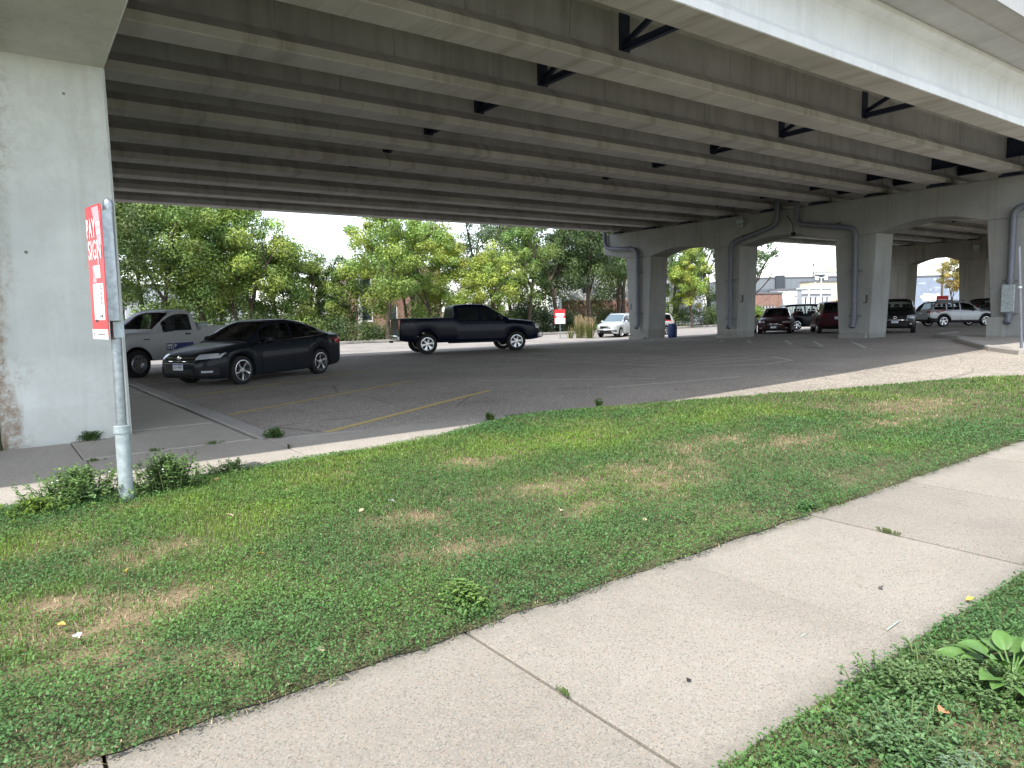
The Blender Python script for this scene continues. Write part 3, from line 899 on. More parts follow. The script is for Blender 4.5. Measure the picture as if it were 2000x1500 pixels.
# ------------------------------------------------------------------ piers
def pier(name, label, X0, cols, cap, soffit, mat, group=None, thick=1.45, cham=.035):
    p = thing(name, label, 'bridge pier', (X0 + thick / 2, (cols[0][0] + cols[-1][1]) / 2, 0), group=group)
    inv = p.matrix_world.copy(); inv = Matrix.Translation(-Vector(p.location))
    def part(mb, nm, mats, smooth=None, parent=p, **kw):
        o = mb.obj(nm, mats, parent, smooth, **kw)
        if parent is p: o.matrix_parent_inverse = inv
        return o
    c = cham
    for (b0, b1, t0, t1, zc0, zc1) in cols:
        zb_ = min(zf(X0, b0), zf(X0 + thick, b1)) - .3
        zc = min(zc0, zc1)
        def ring(y0, y1, z0, z1=None):
            z1 = z0 if z1 is None else z1
            def zz(y): return z0 + (z1 - z0) * (y - y0) / (y1 - y0)
            pts = [(X0 + c, y0), (X0 + thick - c, y0), (X0 + thick, y0 + c), (X0 + thick, y1 - c), (X0 + thick - c, y1), (X0 + c, y1), (X0, y1 - c), (X0, y0 + c)]
            return [(x, y, zz(y)) for x, y in pts]
        f0 = .02
        v = ring(b0, b1, zb_) + ring(t0, t1, zc0, zc1)
        f = [(i, (i + 1) % 8, 8 + (i + 1) % 8, 8 + i) for i in range(8)] + [tuple(range(7, -1, -1))]
        part(MB().add(v, f), 'column', mat)
    # cap: soffit runs from high y to low y
    top = [(cap[0], cap[2]), (cap[1], cap[3])]
    poly = soffit + top           # soffit ordered from y low to y high, then top high -> low
    poly = [(y, z) for y, z in soffit] + [(cap[1], cap[3]), (cap[0], cap[2])]
    n = len(poly)
    cen = np.mean(poly, 0)
    def inset(pl, d):
        out = []
        for i in range(len(pl)):
            a = np.array(pl[i - 1]); b = np.array(pl[i]); q = np.array(pl[(i + 1) % len(pl)])
            e1 = (b - a) / np.linalg.norm(b - a); e2 = (q - b) / np.linalg.norm(q - b)
            n1 = np.array([-e1[1], e1[0]]); n2 = np.array([-e2[1], e2[0]])
            nn = (n1 + n2); nn = nn / (np.linalg.norm(nn) ** 2 / 2 + 1e-6)
            out.append(tuple(b + nn * d))
        return out
    pin = inset(poly, .03)
    v = [(X0, y, z) for y, z in pin] + [(X0 + .03, y, z) for y, z in poly] + [(X0 + thick - .03, y, z) for y, z in poly] + [(X0 + thick, y, z) for y, z in pin]
    f = [tuple(range(n - 1, -1, -1)), tuple(range(3 * n, 4 * n))]
    for k in range(3): f += [(k * n + i, k * n + (i + 1) % n, (k + 1) * n + (i + 1) % n, (k + 1) * n + i) for i in range(n)]
    part(MB().add(v, f), 'pier_cap', mat)
    # bearing seats
    for yk in girder_y:
        if cap[0] - .2 < yk < cap[1] + .2:
            zc = cap[2] + (cap[3] - cap[2]) * (yk - cap[0]) / (cap[1] - cap[0])
            for xx in (X0 + .32, X0 + thick - .32):
                m = MB()
                m.box(xx - .22, xx + .22, yk - .36, yk + .36, zc + .002, max(zc + .04, gz(xx, yk) - .06))
                m.box(xx - .15, xx + .15, yk - .28, yk + .28, max(zc + .04, gz(xx, yk) - .06) + .001, gz(xx, yk) - .002)
                part(m, 'bearing', M['steel'])
    return p, part

def cap_soffit(cols, lo, hi, mid=.32):
    """underside of the cap: tapered ends and shallow arches between the columns"""
    S = []
    if lo is not None: S.append(lo)
    for i, (b0, b1, t0, t1, z0, z1) in enumerate(cols):
        S += [(t0, z0), (t1, z1)]
        if i + 1 < len(cols):
            n0 = cols[i + 1][2]; g = n0 - t1; zz = max(z1, cols[i + 1][4]); zn = cols[i + 1][4]
            S += [(t1 + g * .25, z1 + mid * .82), (t1 + g * .40, zz + mid), (t1 + g * .60, zz + mid), (t1 + g * .75, zn + mid * .82)]
    if hi is not None: S.append(hi)
    return S
colsJ = [(6.9, 10.5, 6.6, 10.86, 4.6, 4.6), (15.08, 16.42, 14.9, 16.74, 4.55, 4.42), (21.69, 22.89, 21.56, 23.16, 4.56, 4.5), (27.64, 28.99, 27.41, 29.34, 4.47, 4.47)]
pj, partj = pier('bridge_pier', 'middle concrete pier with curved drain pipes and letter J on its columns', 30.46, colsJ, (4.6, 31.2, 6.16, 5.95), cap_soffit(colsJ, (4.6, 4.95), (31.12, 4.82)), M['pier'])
cols1 = [(10.9, 12.25, 10.9, 12.3, 4.9, 4.9), (16.9, 18.2, 16.7, 18.4, 4.75, 4.75), (22.8, 24.1, 22.6, 24.3, 4.65, 4.65), (28.3, 29.6, 28.0, 29.9, 4.55, 4.55)]
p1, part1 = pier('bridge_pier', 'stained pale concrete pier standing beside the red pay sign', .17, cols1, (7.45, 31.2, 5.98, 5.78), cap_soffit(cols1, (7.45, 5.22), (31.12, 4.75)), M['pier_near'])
cols3 = [(9.6, 11.0, 9.4, 11.3, 4.85, 4.85), (15.3, 16.7, 15.1, 17.0, 4.8, 4.8), (21.73, 23.29, 21.6, 23.5, 4.75, 4.75), (27.3, 28.75, 27.1, 29.1, 4.7, 4.7)]
p3, part3 = pier('bridge_pier', 'farther water-stained pier behind the silver crossover', 61.0, cols3, (7.4, 31.2, 6.36, 6.16), cap_soffit(cols3, (7.4, 5.3), (31.12, 5.0), .35), m_concrete('stained_pier_concrete', (.27, .255, .225), rust=.6, streak=.95))
cols4 = [(y, y + 1.35, y - .2, y + 1.55, 4.9, 4.9) for y in (9.6, 15.6, 21.7, 27.4)]
p4, part4 = pier('bridge_pier', 'most distant pier of the bridge, hardly visible beyond the others', 91.3, cols4, (7.4, 31.2, 6.5, 6.3), cap_soffit(cols4, (7.4, 5.4), (31.12, 5.1), .35), M['pier'])

def bezier_path(pts, r=.28, n=5):
    """polyline with rounded corners"""
    P = [Vector(p) for p in pts]; out = [P[0]]
    for i in range(1, len(P) - 1):
        a = (P[i - 1] - P[i]); b = (P[i + 1] - P[i]); rr = min(r, a.length * .48, b.length * .48)
        s = P[i] + a.normalized() * rr; e = P[i] + b.normalized() * rr
        for k in range(n + 1):
            tt = k / n
            out.append(s * (1 - tt) ** 2 + P[i] * 2 * tt * (1 - tt) + e * tt ** 2)
    out.append(P[-1])
    return out
def drain(yz, r=.115, x=30.27, straps=()):
    P = bezier_path([(x, y, z) for y, z in yz[:-1]], .38) + [Vector((x - .14, yz[-1][0], yz[-1][1]))]
    dp = partj(MB().tube(P, r, 12), 'drain_pipe', M['pipe'], smooth=40)
    for (y, z, vert) in straps:
        m = MB()
        if vert:
            m.lathe([(r + .002, -.05), (r + .022, -.05), (r + .022, .05), (r + .002, .05)], 14, 'z', (x, y, z), closed=True)
            m.box(x + .02, x + .185, y - .24, y - .19, z - .02, z + .02).box(x - .02, x + .02, y - .24, y - r, z - .02, z + .02)
            m.box(x + .02, x + .185, y + .19, y + .24, z - .02, z + .02).box(x - .02, x + .02, y + r, y + .24, z - .02, z + .02)
        else:
            m.lathe([(r + .002, -.06), (r + .025, -.06), (r + .025, .06), (r + .002, .06)], 14, 'y', (x, y, z), closed=True)
            m.box(x, x + .185, y - .03, y + .03, z + r, z + r + .05)
        o = m.obj('strap', M['pipe'], dp, smooth=40)
    return dp
drain([(30.9, 6.3), (30.80, 5.15), (28.25, 4.92), (28.22, .62), (28.22, .45)], straps=[(28.9, 4.98, False), (28.22, 3.6, True), (28.22, 1.3, True)])
drain([(19.46, 6.5), (19.46, 5.35), (22.0, 4.72), (22.0, .75), (22.0, .52)], straps=[(21.3, 4.90, False), (22.0, 2.9, True), (22.0, 1.0, True)])
drain([(18.46, 6.5), (18.46, 5.28), (15.72, 4.82), (15.68, .95), (15.68, .60)], straps=[(16.5, 4.98, False), (15.68, 3.0, True), (15.68, 1.1, True)])
drain([(8.9, 5.02), (9.93, 4.98), (9.93, .98), (9.93, .80)], straps=[(9.93, 2.35, True), (9.93, 1.15, True)])
# stencilled letters
for y, z in ((29.02, 1.50), (21.55, 1.78), (15.40, 1.62)):
    m = MB(); add_text(m, 'J', (30.452, y, z), (0, -1, 0), (0, 0, 1), .2 if y < 29 else .15, .36)
    partj(m, 'painted_letter', M['ink'] if False else m_plain('faded_stencil_paint', (.06, .065, .06), .7))
# wall lights
for pp, (xx, y, z) in ((partj, (30.38, 21.5, 5.62)), (part3, (60.9, 22.3, 5.6))):
    m = MB(); m.bbox(xx - .12, xx + .07, y - .19, y + .19, z - .02, z + .22, .02, 0).bbox(xx - .15, xx + .06, y - .17, y + .17, z - .2, z - .021, .03, 1)
    pp(m, 'wall_light', [M['galv_dull'], m_plain('lamp_cover', (.33, .34, .30), .25)])
# small conduit and box near the J pier's second arch
m = MB().tube([(30.43, 19.05, 5.75), (30.43, 18.75, 5.3), (30.43, 18.72, 4.95)], .015, 6); m.bbox(30.36, 30.455, 18.62, 18.8, 4.78, 4.94, .01)
partj(m, 'conduit', M['black'])
# galvanised guard on the last drain
m = MB().bbox(30.11, 30.16, 9.72, 10.14, 1.2, 2.2, .01)
partj(m, 'pipe_guard', M['galv_dull'])
# concrete plinths at the feet of the J columns
for (y0, y1) in ((28.9, 27.75), (22.8, 21.75), (16.35, 15.15), (10.6, 9.5)):
    z = zf(30.3, y0)
    m = MB().bbox(30.22, 30.459, y1, y0, z - .3, z + .16, .02)
    if y0 < 11: m = MB().bbox(30.2, 30.459, 10.05, 10.62, z - .3, z + .75, .02)
    partj(m, 'plinth', M['pier'])

# ------------------------------------------------------------------ vehicles
def curve(pts):
    """monotone smooth interpolation through (x, v) points"""
    P = np.array(sorted(pts), float); X, Yv = P[:, 0], P[:, 1]
    h = np.diff(X); d = np.diff(Yv) / h
    mm = np.zeros(len(X)); mm[0] = d[0]; mm[-1] = d[-1]
    for i in range(1, len(X) - 1):
        if d[i - 1] * d[i] > 0:
            w1 = 2 * h[i] + h[i - 1]; w2 = h[i] + 2 * h[i - 1]
            mm[i] = (w1 + w2) / (w1 / d[i - 1] + w2 / d[i])
    def f(x):
        x = min(max(x, X[0]), X[-1])
        i = min(max(int(np.searchsorted(X, x) - 1), 0), len(X) - 2)
        t = (x - X[i]) / h[i]
        return float(Yv[i] * (1 + 2 * t) * (1 - t) ** 2 + h[i] * mm[i] * t * (1 - t) ** 2 + Yv[i + 1] * t * t * (3 - 2 * t) + h[i] * mm[i + 1] * t * t * (t - 1))
    return f

class Car:
    def __init__(s, S):
        s.S = S; L = S['L']; s.L = L; s.W = S['W'] / 2
        s.half = curve([(x, w * s.W) for x, w in S['half']])
        s.bot = curve(S['bot']); s.belt = curve(S['belt']); s.top = curve(S['top'])
        s.roof = curve(S['roof']) if 'roof' in S else None
        s.rw = curve(S['roofw']) if 'roofw' in S else None
        s.r = S['r']; s.axles = S['axles']; s.Ra = s.r + S.get('archgap', .06)
        s.xr, s.xf = S['roof'][0][0], S['roof'][-1][0]
        s.bed = S.get('bed')
    def zs(s, x):
        z = s.bot(x)
        for a in s.axles:
            d = abs(x - a)
            if d < s.Ra - 1e-6: z = max(z, s.r + math.sqrt(s.Ra ** 2 - d * d))
        return z
    def section(s, x):
        hw = s.half(x); zb_ = s.zs(x); zl = s.belt(x); zt_ = max(s.top(x), zl + .004)
        bul = s.S.get('bulge', .03); zl = max(zl, zb_ + .06); zt_ = max(zt_, zl + .004); g = zl - zb_
        P = [(0, zb_), (max(hw - .17, .02), zb_), (hw - bul - .01, zb_ + .0), (hw - bul * .45, zb_ + min(.04, g * .2)), (hw - bul * .1, zb_ + .32 * g), (hw, zb_ + .62 * g), (hw - .012, zb_ + .86 * g), (hw - s.S.get('shoulder', .05), zl)]
        if s.bed and s.bed[0] < x < s.bed[1]:
            P += [(hw - .10, zl + .004), (hw - .16, zl - .004), (hw - .17, zl - .46), (0, zl - .46)]
        else:
            P += [(hw - s.S.get('shoulder', .05) - .09, zl + .55 * (zt_ - zl)), (hw * .62, zl + .9 * (zt_ - zl)), (hw * .3, zt_ - .003), (0, zt_)]
        return P
    def surf(s, x, j, side):
        P = s.section(x); i = min(int(j), len(P) - 2); t = j - i
        return Vector((x, side * (P[i][0] + (P[i + 1][0] - P[i][0]) * t), P[i][1] + (P[i + 1][1] - P[i][1]) * t))
    def normal(s, x, j, side):
        a = s.surf(min(x + .01, s.L / 2), j, side) - s.surf(max(x - .01, -s.L / 2), j, side)
        b = s.surf(x, min(j + .05, 10.9), side) - s.surf(x, max(j - .05, 0), side)
        n = a.cross(b) * side
        if n.length < 1e-9: return Vector((0, side, 0))
        n.normalize()
        if n.y * side < -.2: n = -n
        return n
    def width_at(s, x, z):
        P = s.section(x)[2:11]
        zz = [p[1] for p in P]
        if z < zz[0] or z > zz[-1]: return -1
        return float(np.interp(z, zz, [p[0] for p in P]))
    def endx(s, y, z, front):
        sg = 1 if front else -1
        for k in range(260):
            x = sg * (s.L / 2 - k * .004)
            if s.width_at(x, z) >= abs(y): return x
        return sg * (s.L / 2 - 1.0)
    def stations(s):
        L = s.L; X = set(np.round(np.linspace(-L / 2 + .3, L / 2 - .3, 34), 4))
        for e in (-1, 1):
            for d in (0, .012, .035, .07, .12, .18, .24): X.add(round(e * (L / 2 - d), 4))
        for a in s.axles:
            X = {x for x in X if abs(x - a) > s.Ra + .03}
            for k in range(13): X.add(round(a + s.Ra * math.cos(math.pi * k / 12) * (1 if 0 < k < 12 else .9995), 5))
            X.add(a - s.Ra - .004); X.add(a + s.Ra + .004)
        if s.bed:
            for b in s.bed: X.add(b - .002); X.add(b + .002)
        return sorted(X)
    def body_mesh(s):
        m = MB(); XS = s.stations(); n = 12; rows = []
        for x in XS:
            P = s.section(x)
            rows.append([(x, y, z) for y, z in P] + [(x, -y, z) for y, z in P[-2:0:-1]])
        k = len(rows[0])
        for r_ in rows: m.v.extend(r_)
        for i in range(len(rows) - 1):
            for j in range(k):
                j2 = (j + 1) % k
                m.f.append((i * k + j, i * k + j2, (i + 1) * k + j2, (i + 1) * k + j))
                jj = j if j < 11 else k - 1 - j
                m.m.append(1 if jj <= 1 else (2 if (s.S.get('clad') and jj <= 3) else 0))
        m.f.append(tuple(range(k - 1, -1, -1))); m.m.append(0)
        m.f.append(tuple((len(rows) - 1) * k + i for i in range(k))); m.m.append(0)
        return m
    # cabin -----------------------------------------------------------
    def csec(s, x):
        z0 = s.belt(x) - .03; h = max(s.roof(x) - z0, .02); wb = s.half(x) - s.S.get('shoulder', .05) - .012; wr = s.rw(x) * s.W
        wr = min(wr, wb)
        return [(wb, z0), (wb + (wr - wb) * .105, z0 + .10 * h), (wb + (wr - wb) * .47, z0 + .45 * h), (wb + (wr - wb) * .84, z0 + .80 * h), (wr - .02, z0 + .92 * h), (wr - .085, z0 + .972 * h), (wr * .55, z0 + .995 * h), (0, z0 + h)]
    def cabin_mesh(s):
        m = MB(); XS = list(np.linspace(s.xr, s.xf, 40)); rows = []
        for x, z in s.S['roof']: XS.append(x)
        cuts = [] if s.S.get('solid') else list(s.S['win'])
        ends = [] if s.S.get('solid') else [s.S['ws']] + ([s.S['rw']] if 'rw' in s.S else [])
        for a, b in cuts + ends: XS += [a, b]
        XS = sorted(set(np.round(XS, 4)))
        for x in XS:
            P = s.csec(x); rows.append([(x, y, z) for y, z in P] + [(x, -y, z) for y, z in P[-2::-1]])
        k = len(rows[0])
        for r_ in rows: m.v.extend(r_)
        for i in range(len(rows) - 1):
            xm = (XS[i] + XS[i + 1]) / 2
            for j in range(k - 1):
                jj = min(j, k - 2 - j)
                if jj in (1, 2) and any(a < xm < b for a, b in cuts): continue
                if jj >= 4 and any(a < xm < b for a, b in ends): continue
                m.f.append((i * k + j, i * k + j + 1, (i + 1) * k + j + 1, (i + 1) * k + j)); m.m.append(0)
        m.f.append(tuple(range(k))); m.m.append(0); q = (len(rows) - 1) * k
        m.f.append(tuple(q + i for i in range(k))[::-1]); m.m.append(0)
        return m
    def side_glass(s, xa, xb, side, f0=.10, f1=.80, off=.006, n=14):
        """glass of one side window; follows the roof line"""
        rows = []
        for x in np.linspace(xa, xb, n):
            P = s.csec(x)
            z0, h, wb = P[0][1], P[-1][1] - P[0][1], P[0][0]; y2 = P[3][0]
            row = []
            for f in np.linspace(f0, f1, 4):
                y = wb + (y2 - wb) * f / .80
                row.append((x, side * (y + off), z0 + f * h))
            rows.append(row)
        return MB().grid(rows)
    def end_glass(s, xa, xb, wa=.9, wb=.9, off=.008, n=10):
        """windscreen or rear window, lying on the sloping end of the cabin"""
        rows = []
        for i, x in enumerate(np.linspace(xa, xb, n)):
            P = s.csec(x); ys = [p[0] for p in P[3:]][::-1]; zz = [p[1] for p in P[3:]][::-1]
            w = P[4][0] + .012
            dz = (s.roof(x + .02) - s.roof(x - .02)) / .04
            nv = Vector((-dz, 0, 1)).normalized() * off
            rows.append([(x + nv.x, y, float(np.interp(abs(y), ys, zz)) + nv.z) for y in np.linspace(-w, w, 9)])
        return MB().grid(rows)
    def patch(s, xa, xb, ja, jb, side, off=.006, nx=8, nj=4, jfun=None):
        rows = []
        for i in range(nx):
            u = i / (nx - 1); x = xa + (xb - xa) * u
            row = []
            for k in range(nj):
                v = k / (nj - 1); j0, j1 = (ja, jb) if jfun is None else jfun(u)
                j = j0 + (j1 - j0) * v
                row.append(s.surf(x, j, side) + s.normal(x, j, side) * off)
            rows.append(row)
        inner = [[p - Vector((0, side * (off + .004), 0)) for p in r_] for r_ in rows]
        m = MB().grid(rows)
        # returned edges so that the panel reads as a separate sheet
        for A, B in ((rows[0], inner[0]), (rows[-1], inner[-1]), ([r_[0] for r_ in rows], [r_[0] for r_ in inner]), ([r_[-1] for r_ in rows], [r_[-1] for r_ in inner])):
            m.grid([A, B])
        return m
    def epatch(s, y0, y1, z0, z1, front, off=.008, ny=7, nz=4, zfun=None):
        sg = 1 if front else -1
        rows = []
        for i in range(ny):
            u = i / (ny - 1); y = y0 + (y1 - y0) * u; row = []
            a, b = (z0, z1) if zfun is None else zfun(u)
            for k in range(nz):
                z = a + (b - a) * k / (nz - 1)
                x = s.endx(y, z, front)
                row.append(Vector((x + sg * off, y + (off if y > 0 else -off) * .6 * min(1, abs(y) / s.W), z)))
            rows.append(row)
        m = MB().grid(rows)
        inner = [[p - Vector((sg * (off + .01), 0, 0)) for p in r_] for r_ in rows]
        for A, B in ((rows[0], inner[0]), (rows[-1], inner[-1]), ([r_[0] for r_ in rows], [r_[0] for r_ in inner]), ([r_[-1] for r_ in rows], [r_[-1] for r_ in inner])):
            m.grid([A, B])
        return m

def wheel_meshes(r, w, spokes, rimf=.70, kind='alloy'):
    ri = r * rimf
    tm = MB().lathe([(ri, -w / 2 + .01), (ri + .02, -w / 2), (r - .035, -w / 2 + .002), (r - .008, -w / 2 + .02), (r, -w / 2 + .05), (r, w / 2 - .05), (r - .008, w / 2 - .02), (r - .035, w / 2 - .002), (ri + .02, w / 2), (ri, w / 2 - .01)], 36, 'y', closed=True).mesh('tyre', [M['tyre']], smooth=35)
    m = MB()
    m.lathe([(ri + .006, w / 2 - .004), (ri - .012, w / 2 - .002), (ri - .02, w / 2 - .03), (ri - .03, -w / 2 + .02), (ri - .0, -w / 2 + .02)], 36, 'y', mi=0, cap=False)
    m.lathe([(0.0, .0), (ri - .02, .0)], 36, 'y', mi=1, cap=False)
    if kind == 'steel':
        m.lathe([(.0, w / 2 - .045), (.055, w / 2 - .045), (.06, w / 2 - .07), (ri * .45, w / 2 - .075), (ri * .72, w / 2 - .03), (ri * .86, w / 2 - .05), (ri - .015, w / 2 - .07)], 30, 'y', mi=0)
        for k in range(8):
            t_ = 2 * math.pi * k / 8
            m.lathe([(0, w / 2 - .024), (.016, w / 2 - .026), (.018, w / 2 - .045)], 8, 'y', (ri * .62 * math.cos(t_) * .96, 0, ri * .62 * math.sin(t_) * .96), mi=1)
    else:
        m.lathe([(0, w / 2 - .012), (.05, w / 2 - .014), (.065, w / 2 - .035), (.07, w / 2 - .09)], 18, 'y', mi=0)
        for k in range(spokes):
            a = 2 * math.pi * (k + .25) / spokes
            for q in ((-1, 1) if kind != 'single' else (0,)):
                tw = .32 if kind == 'swirl' else .16
                a0 = a + q * .10; a1 = a + q * (tw if q > 0 else (tw * .2 if kind == 'swirl' else tw))
                hw_ = .030 if kind == 'single' else .015
                def P(rr, an, dw, y):
                    return (rr * math.cos(an) - dw * math.sin(an), y, rr * math.sin(an) + dw * math.cos(an))
                v = []
                for (rr, an, y, ww) in ((.045, a0, w / 2 - .018, hw_), (ri * .55, (a0 + a1) / 2, w / 2 - .022, hw_ * 1.05), (ri - .012, a1, w / 2 - .008, hw_ * 1.35)):
                    v += [P(rr, an, -ww, y), P(rr, an, ww, y), P(rr, an, ww * .9, y - .035), P(rr, an, -ww * .9, y - .035)]
                f = []
                for b_ in (0, 4):
                    f += [(b_ + i, b_ + (i + 1) % 4, b_ + 4 + (i + 1) % 4, b_ + 4 + i) for i in range(4)]
                m.add(v, f + [(0, 1, 2, 3), (8, 9, 10, 11)], 2 if kind == 'swirl' and q < 0 else 0)
    mats = [M['alloy'] if kind != 'steel' else M['steelwheel'], M['black'], M['darkalloy']]
    return tm, m.mesh('rim', mats, smooth=35)

def paint(name, col, metal=.35, rough=.28):
    return m_plain(name, col, rough + .06, metal, .16, coat=.10, var=.04, scale=3.)

def build_car(name, label, cat, pos, heading, S, body_mat, group=None, wheel=('alloy', 5), style='sedan', opts=()):
    c = Car(S)
    root = thing(name, label, cat, (pos[0], pos[1], zf(pos[0], pos[1]) + LOTZ), heading, group)
    ob = lambda mb, nm, mats, sm=35, parent=root, **k: mb.obj(nm, mats, parent, sm, **k)
    bm = [body_mat, M['black'], M['black']]
    ob(c.body_mesh(), 'body', bm, 32)
    cab = c.cabin_mesh()
    GL = M['glass_dark'] if S.get('solid') else M['glass']
    if not S.get('solid'):
        x0, x1 = S['roof'][0][0] + .12, S['ws'][1] - .05
        m = MB(); rows = []
        for x in np.linspace(x0, x1, 12):
            w = c.csec(x)[0][0] - .03; z = max(c.top(x), c.belt(x)) + .012
            rows.append([(x, -w, z - .02), (x, 0, z), (x, w, z - .02)])
        m.grid(rows)
        ob(m, 'interior', M['interior'])
        for (sx, n_) in S.get('seats', ((-.15, 2), (-1.05, 3))):
            zb2 = max(c.top(sx), c.belt(sx)); hr = min(c.roof(sx) - zb2 - .12, .34)
            for q in range(n_):
                yy = (q - (n_ - 1) / 2) * (.78 if n_ == 2 else .5)
                ob(MB().bbox(sx - .10, sx + .05, yy - .24, yy + .24, zb2 - .05, zb2 + hr * .55, .04).bbox(sx - .09, sx + .0, yy - .13, yy + .13, zb2 + hr * .6, zb2 + hr, .03), 'seat', M['interior'])
        sxw = S.get('steer', .42); zw = max(c.top(sxw), c.belt(sxw))
        m = MB(); m.lathe([(.15, -.012), (.175, -.012), (.175, .012), (.15, .012)], 18, 'x', (sxw, .38, zw + .05), closed=True)
        ob(m, 'steering_wheel', M['black'])
    roofmat = S.get('roofmat', body_mat)
    ob(cab, 'cabin', [roofmat], 40)
    ws = S['ws']                                     # windscreen x from header to cowl
    ob(c.end_glass(ws[0], ws[1], .94, .97), 'windscreen', S.get('wsmat', GL), 60)
    if 'rw' in S: ob(c.end_glass(S['rw'][0], S['rw'][1], .88, .88), 'rear_window', GL, 60)
    for side in (1, -1):
        for a, b in S['win']:
            ob(c.side_glass(a, b, side), 'window', GL, 60)
        for a, b in S['doors']:
            d = ob(c.patch(a, b, 3.3, 6.9, side, .007), 'door', body_mat, 35)
            hx = a + .16
            hp = c.surf(hx, 6.35, side)
            ob(MB().bbox(hx - .0, hx + .2, hp.y - .012 + side * .022, hp.y + .012 + side * .022, hp.z - .018, hp.z + .018, .006), 'handle', S.get('handlemat', body_mat), parent=d)
        mp = c.surf(S['mirror'], 7, side); my = mp.y + side * .13; k = S.get('mirrork', 1.)
        ob(MB().bbox(S['mirror'] - .07, S['mirror'] + .08, my - .10 * k, my + .10 * k, mp.z + .03, mp.z + .03 + .15 * k, .035).beam((S['mirror'] + .02, mp.y - side * .03, mp.z + .02), (S['mirror'] + .02, my, mp.z + .06), .05, .04), 'mirror', S.get('mirrormat', body_mat))
        if 'clad' in S or 'flare' in S:
            for a in c.axles:
                rows = []
                for q in range(17):
                    t_ = math.pi * (q / 16) ; x = a + math.cos(t_) * c.Ra; z = c.r + math.sin(t_) * c.Ra
                    x2 = a + math.cos(t_) * (c.Ra + .075); z2 = c.r + math.sin(t_) * (c.Ra + .075)
                    y = c.half(min(max(x, -c.L / 2 + .05), c.L / 2 - .05)) + .012
                    rows.append([(x, side * (y - .05), z), (x, side * y, z), (x2, side * (y - .004), z2), (x2, side * (y - .05), z2)])
                ob(MB().grid(rows), 'wheel_arch_trim', M['black'] if 'clad' in S else body_mat)
        # lamps
        H = S['head']; y0, y1, z0, z1 = H
        ob(c.epatch(side * y0, side * y1, z0, z1, True, .010, zfun=lambda u: (z0 + .03 * u, z1 - .02 * (1 - u))), 'headlight', [M['lamp']], 50)
        T = S['tail']; a0, a1, b0, b1 = T
        ob(c.epatch(side * a0, side * a1, b0, b1, False, .010), 'taillight', [M['redlamp']], 50)
    g = S['grille']
    ob(c.epatch(-g[0], g[0], g[1], g[2], True, .012, ny=9), 'grille', M['black'], 50)
    if 'gbar' in S:
        m = MB()
        for zz, hh in S['gbar']:
            mm = c.epatch(-g[0], g[0], zz - hh / 2, zz + hh / 2, True, .024, ny=9, nz=2); m.add(mm.v, mm.f)
        ob(m, 'grille_bar', S.get('gbarmat', M['chrome']), 50)
    if 'lower' in S:
        l = S['lower']
        ob(c.epatch(-l[0], l[0], l[1], l[2], True, .010, ny=9), 'lower_grille', M['black'], 50)
    if 'rearlow' in S:
        l = S['rearlow']
        ob(c.epatch(-l[0], l[0], l[1], l[2], False, .012, ny=9), 'rear_valance', M['black'], 50)
    if 'fog' in S:
        for side in (1, -1):
            fy0, fy1, fz0, fz1 = S['fog']
            f_ = ob(c.epatch(side * fy0, side * fy1, fz0, fz1, True, .013, ny=5), 'fog_light', M['black'], 50)
            ob(c.epatch(side * (fy0 + .05), side * (fy1 - .06), (fz0 + fz1) / 2 - .022, (fz0 + fz1) / 2 + .022, True, .022, ny=5, nz=2), 'lens', M['lamp'], 50, parent=f_)
    for front, key in ((True, 'plate_f'), (False, 'plate_r')):
        if key in S:
            z, txt = S[key]; x = c.endx(0, z, front) + (.03 if front else -.03); sg = 1 if front else -1
            m = MB().bbox(min(x, x - sg * .015), max(x, x - sg * .015), -.153, .153, z - .076, z + .076, .004, 0)
            m.box(min(x, x + sg * .002), max(x, x + sg * .002), -.145, .145, z + .038, z + .068, 1)
            if txt: add_text(m, txt, (x + sg * .003, -.125 * sg, z - .055), (0, sg, 0), (0, 0, 1), .25, .08, 2)
            ob(m, 'licence_plate', [M['plate'], m_plain('plate_band', (.10, .14, .30)), M['ink']], 30)
    kind, sp = wheel
    tm, rm = wheel_meshes(c.r, S.get('ww', .225), sp, S.get('rimf', .70), kind)
    for a in c.axles:
        for side in (1, -1):
            w = bpy.data.objects.new('wheel', None); w.empty_display_size = .1
            w.location = (a, side * (c.W - S.get('ww', .225) / 2 - S.get('inset', .015)), c.r)
            if side < 0: w.rotation_euler = (0, 0, math.pi)
            link(w, root)
            o = bpy.data.objects.new('tyre', tm); link(o, w)
            o = bpy.data.objects.new('rim', rm); link(o, w); o.rotation_euler = (0, rnd.uniform(0, 6), 0)
    # dark underbody hides the view under the floor
    ob(MB().bbox(c.axles[0] + .1, c.axles[1] - .1, -c.W * .72, c.W * .72, c.bot(0) - .02, c.bot(0) + .12, .03).tube([(c.axles[0], -c.W * .8, c.r), (c.axles[0], c.W * .8, c.r)], .05, 8).tube([(c.axles[1], -c.W * .8, c.r), (c.axles[1], c.W * .8, c.r)], .05, 8), 'underbody', M['black'])
    return root, c, ob

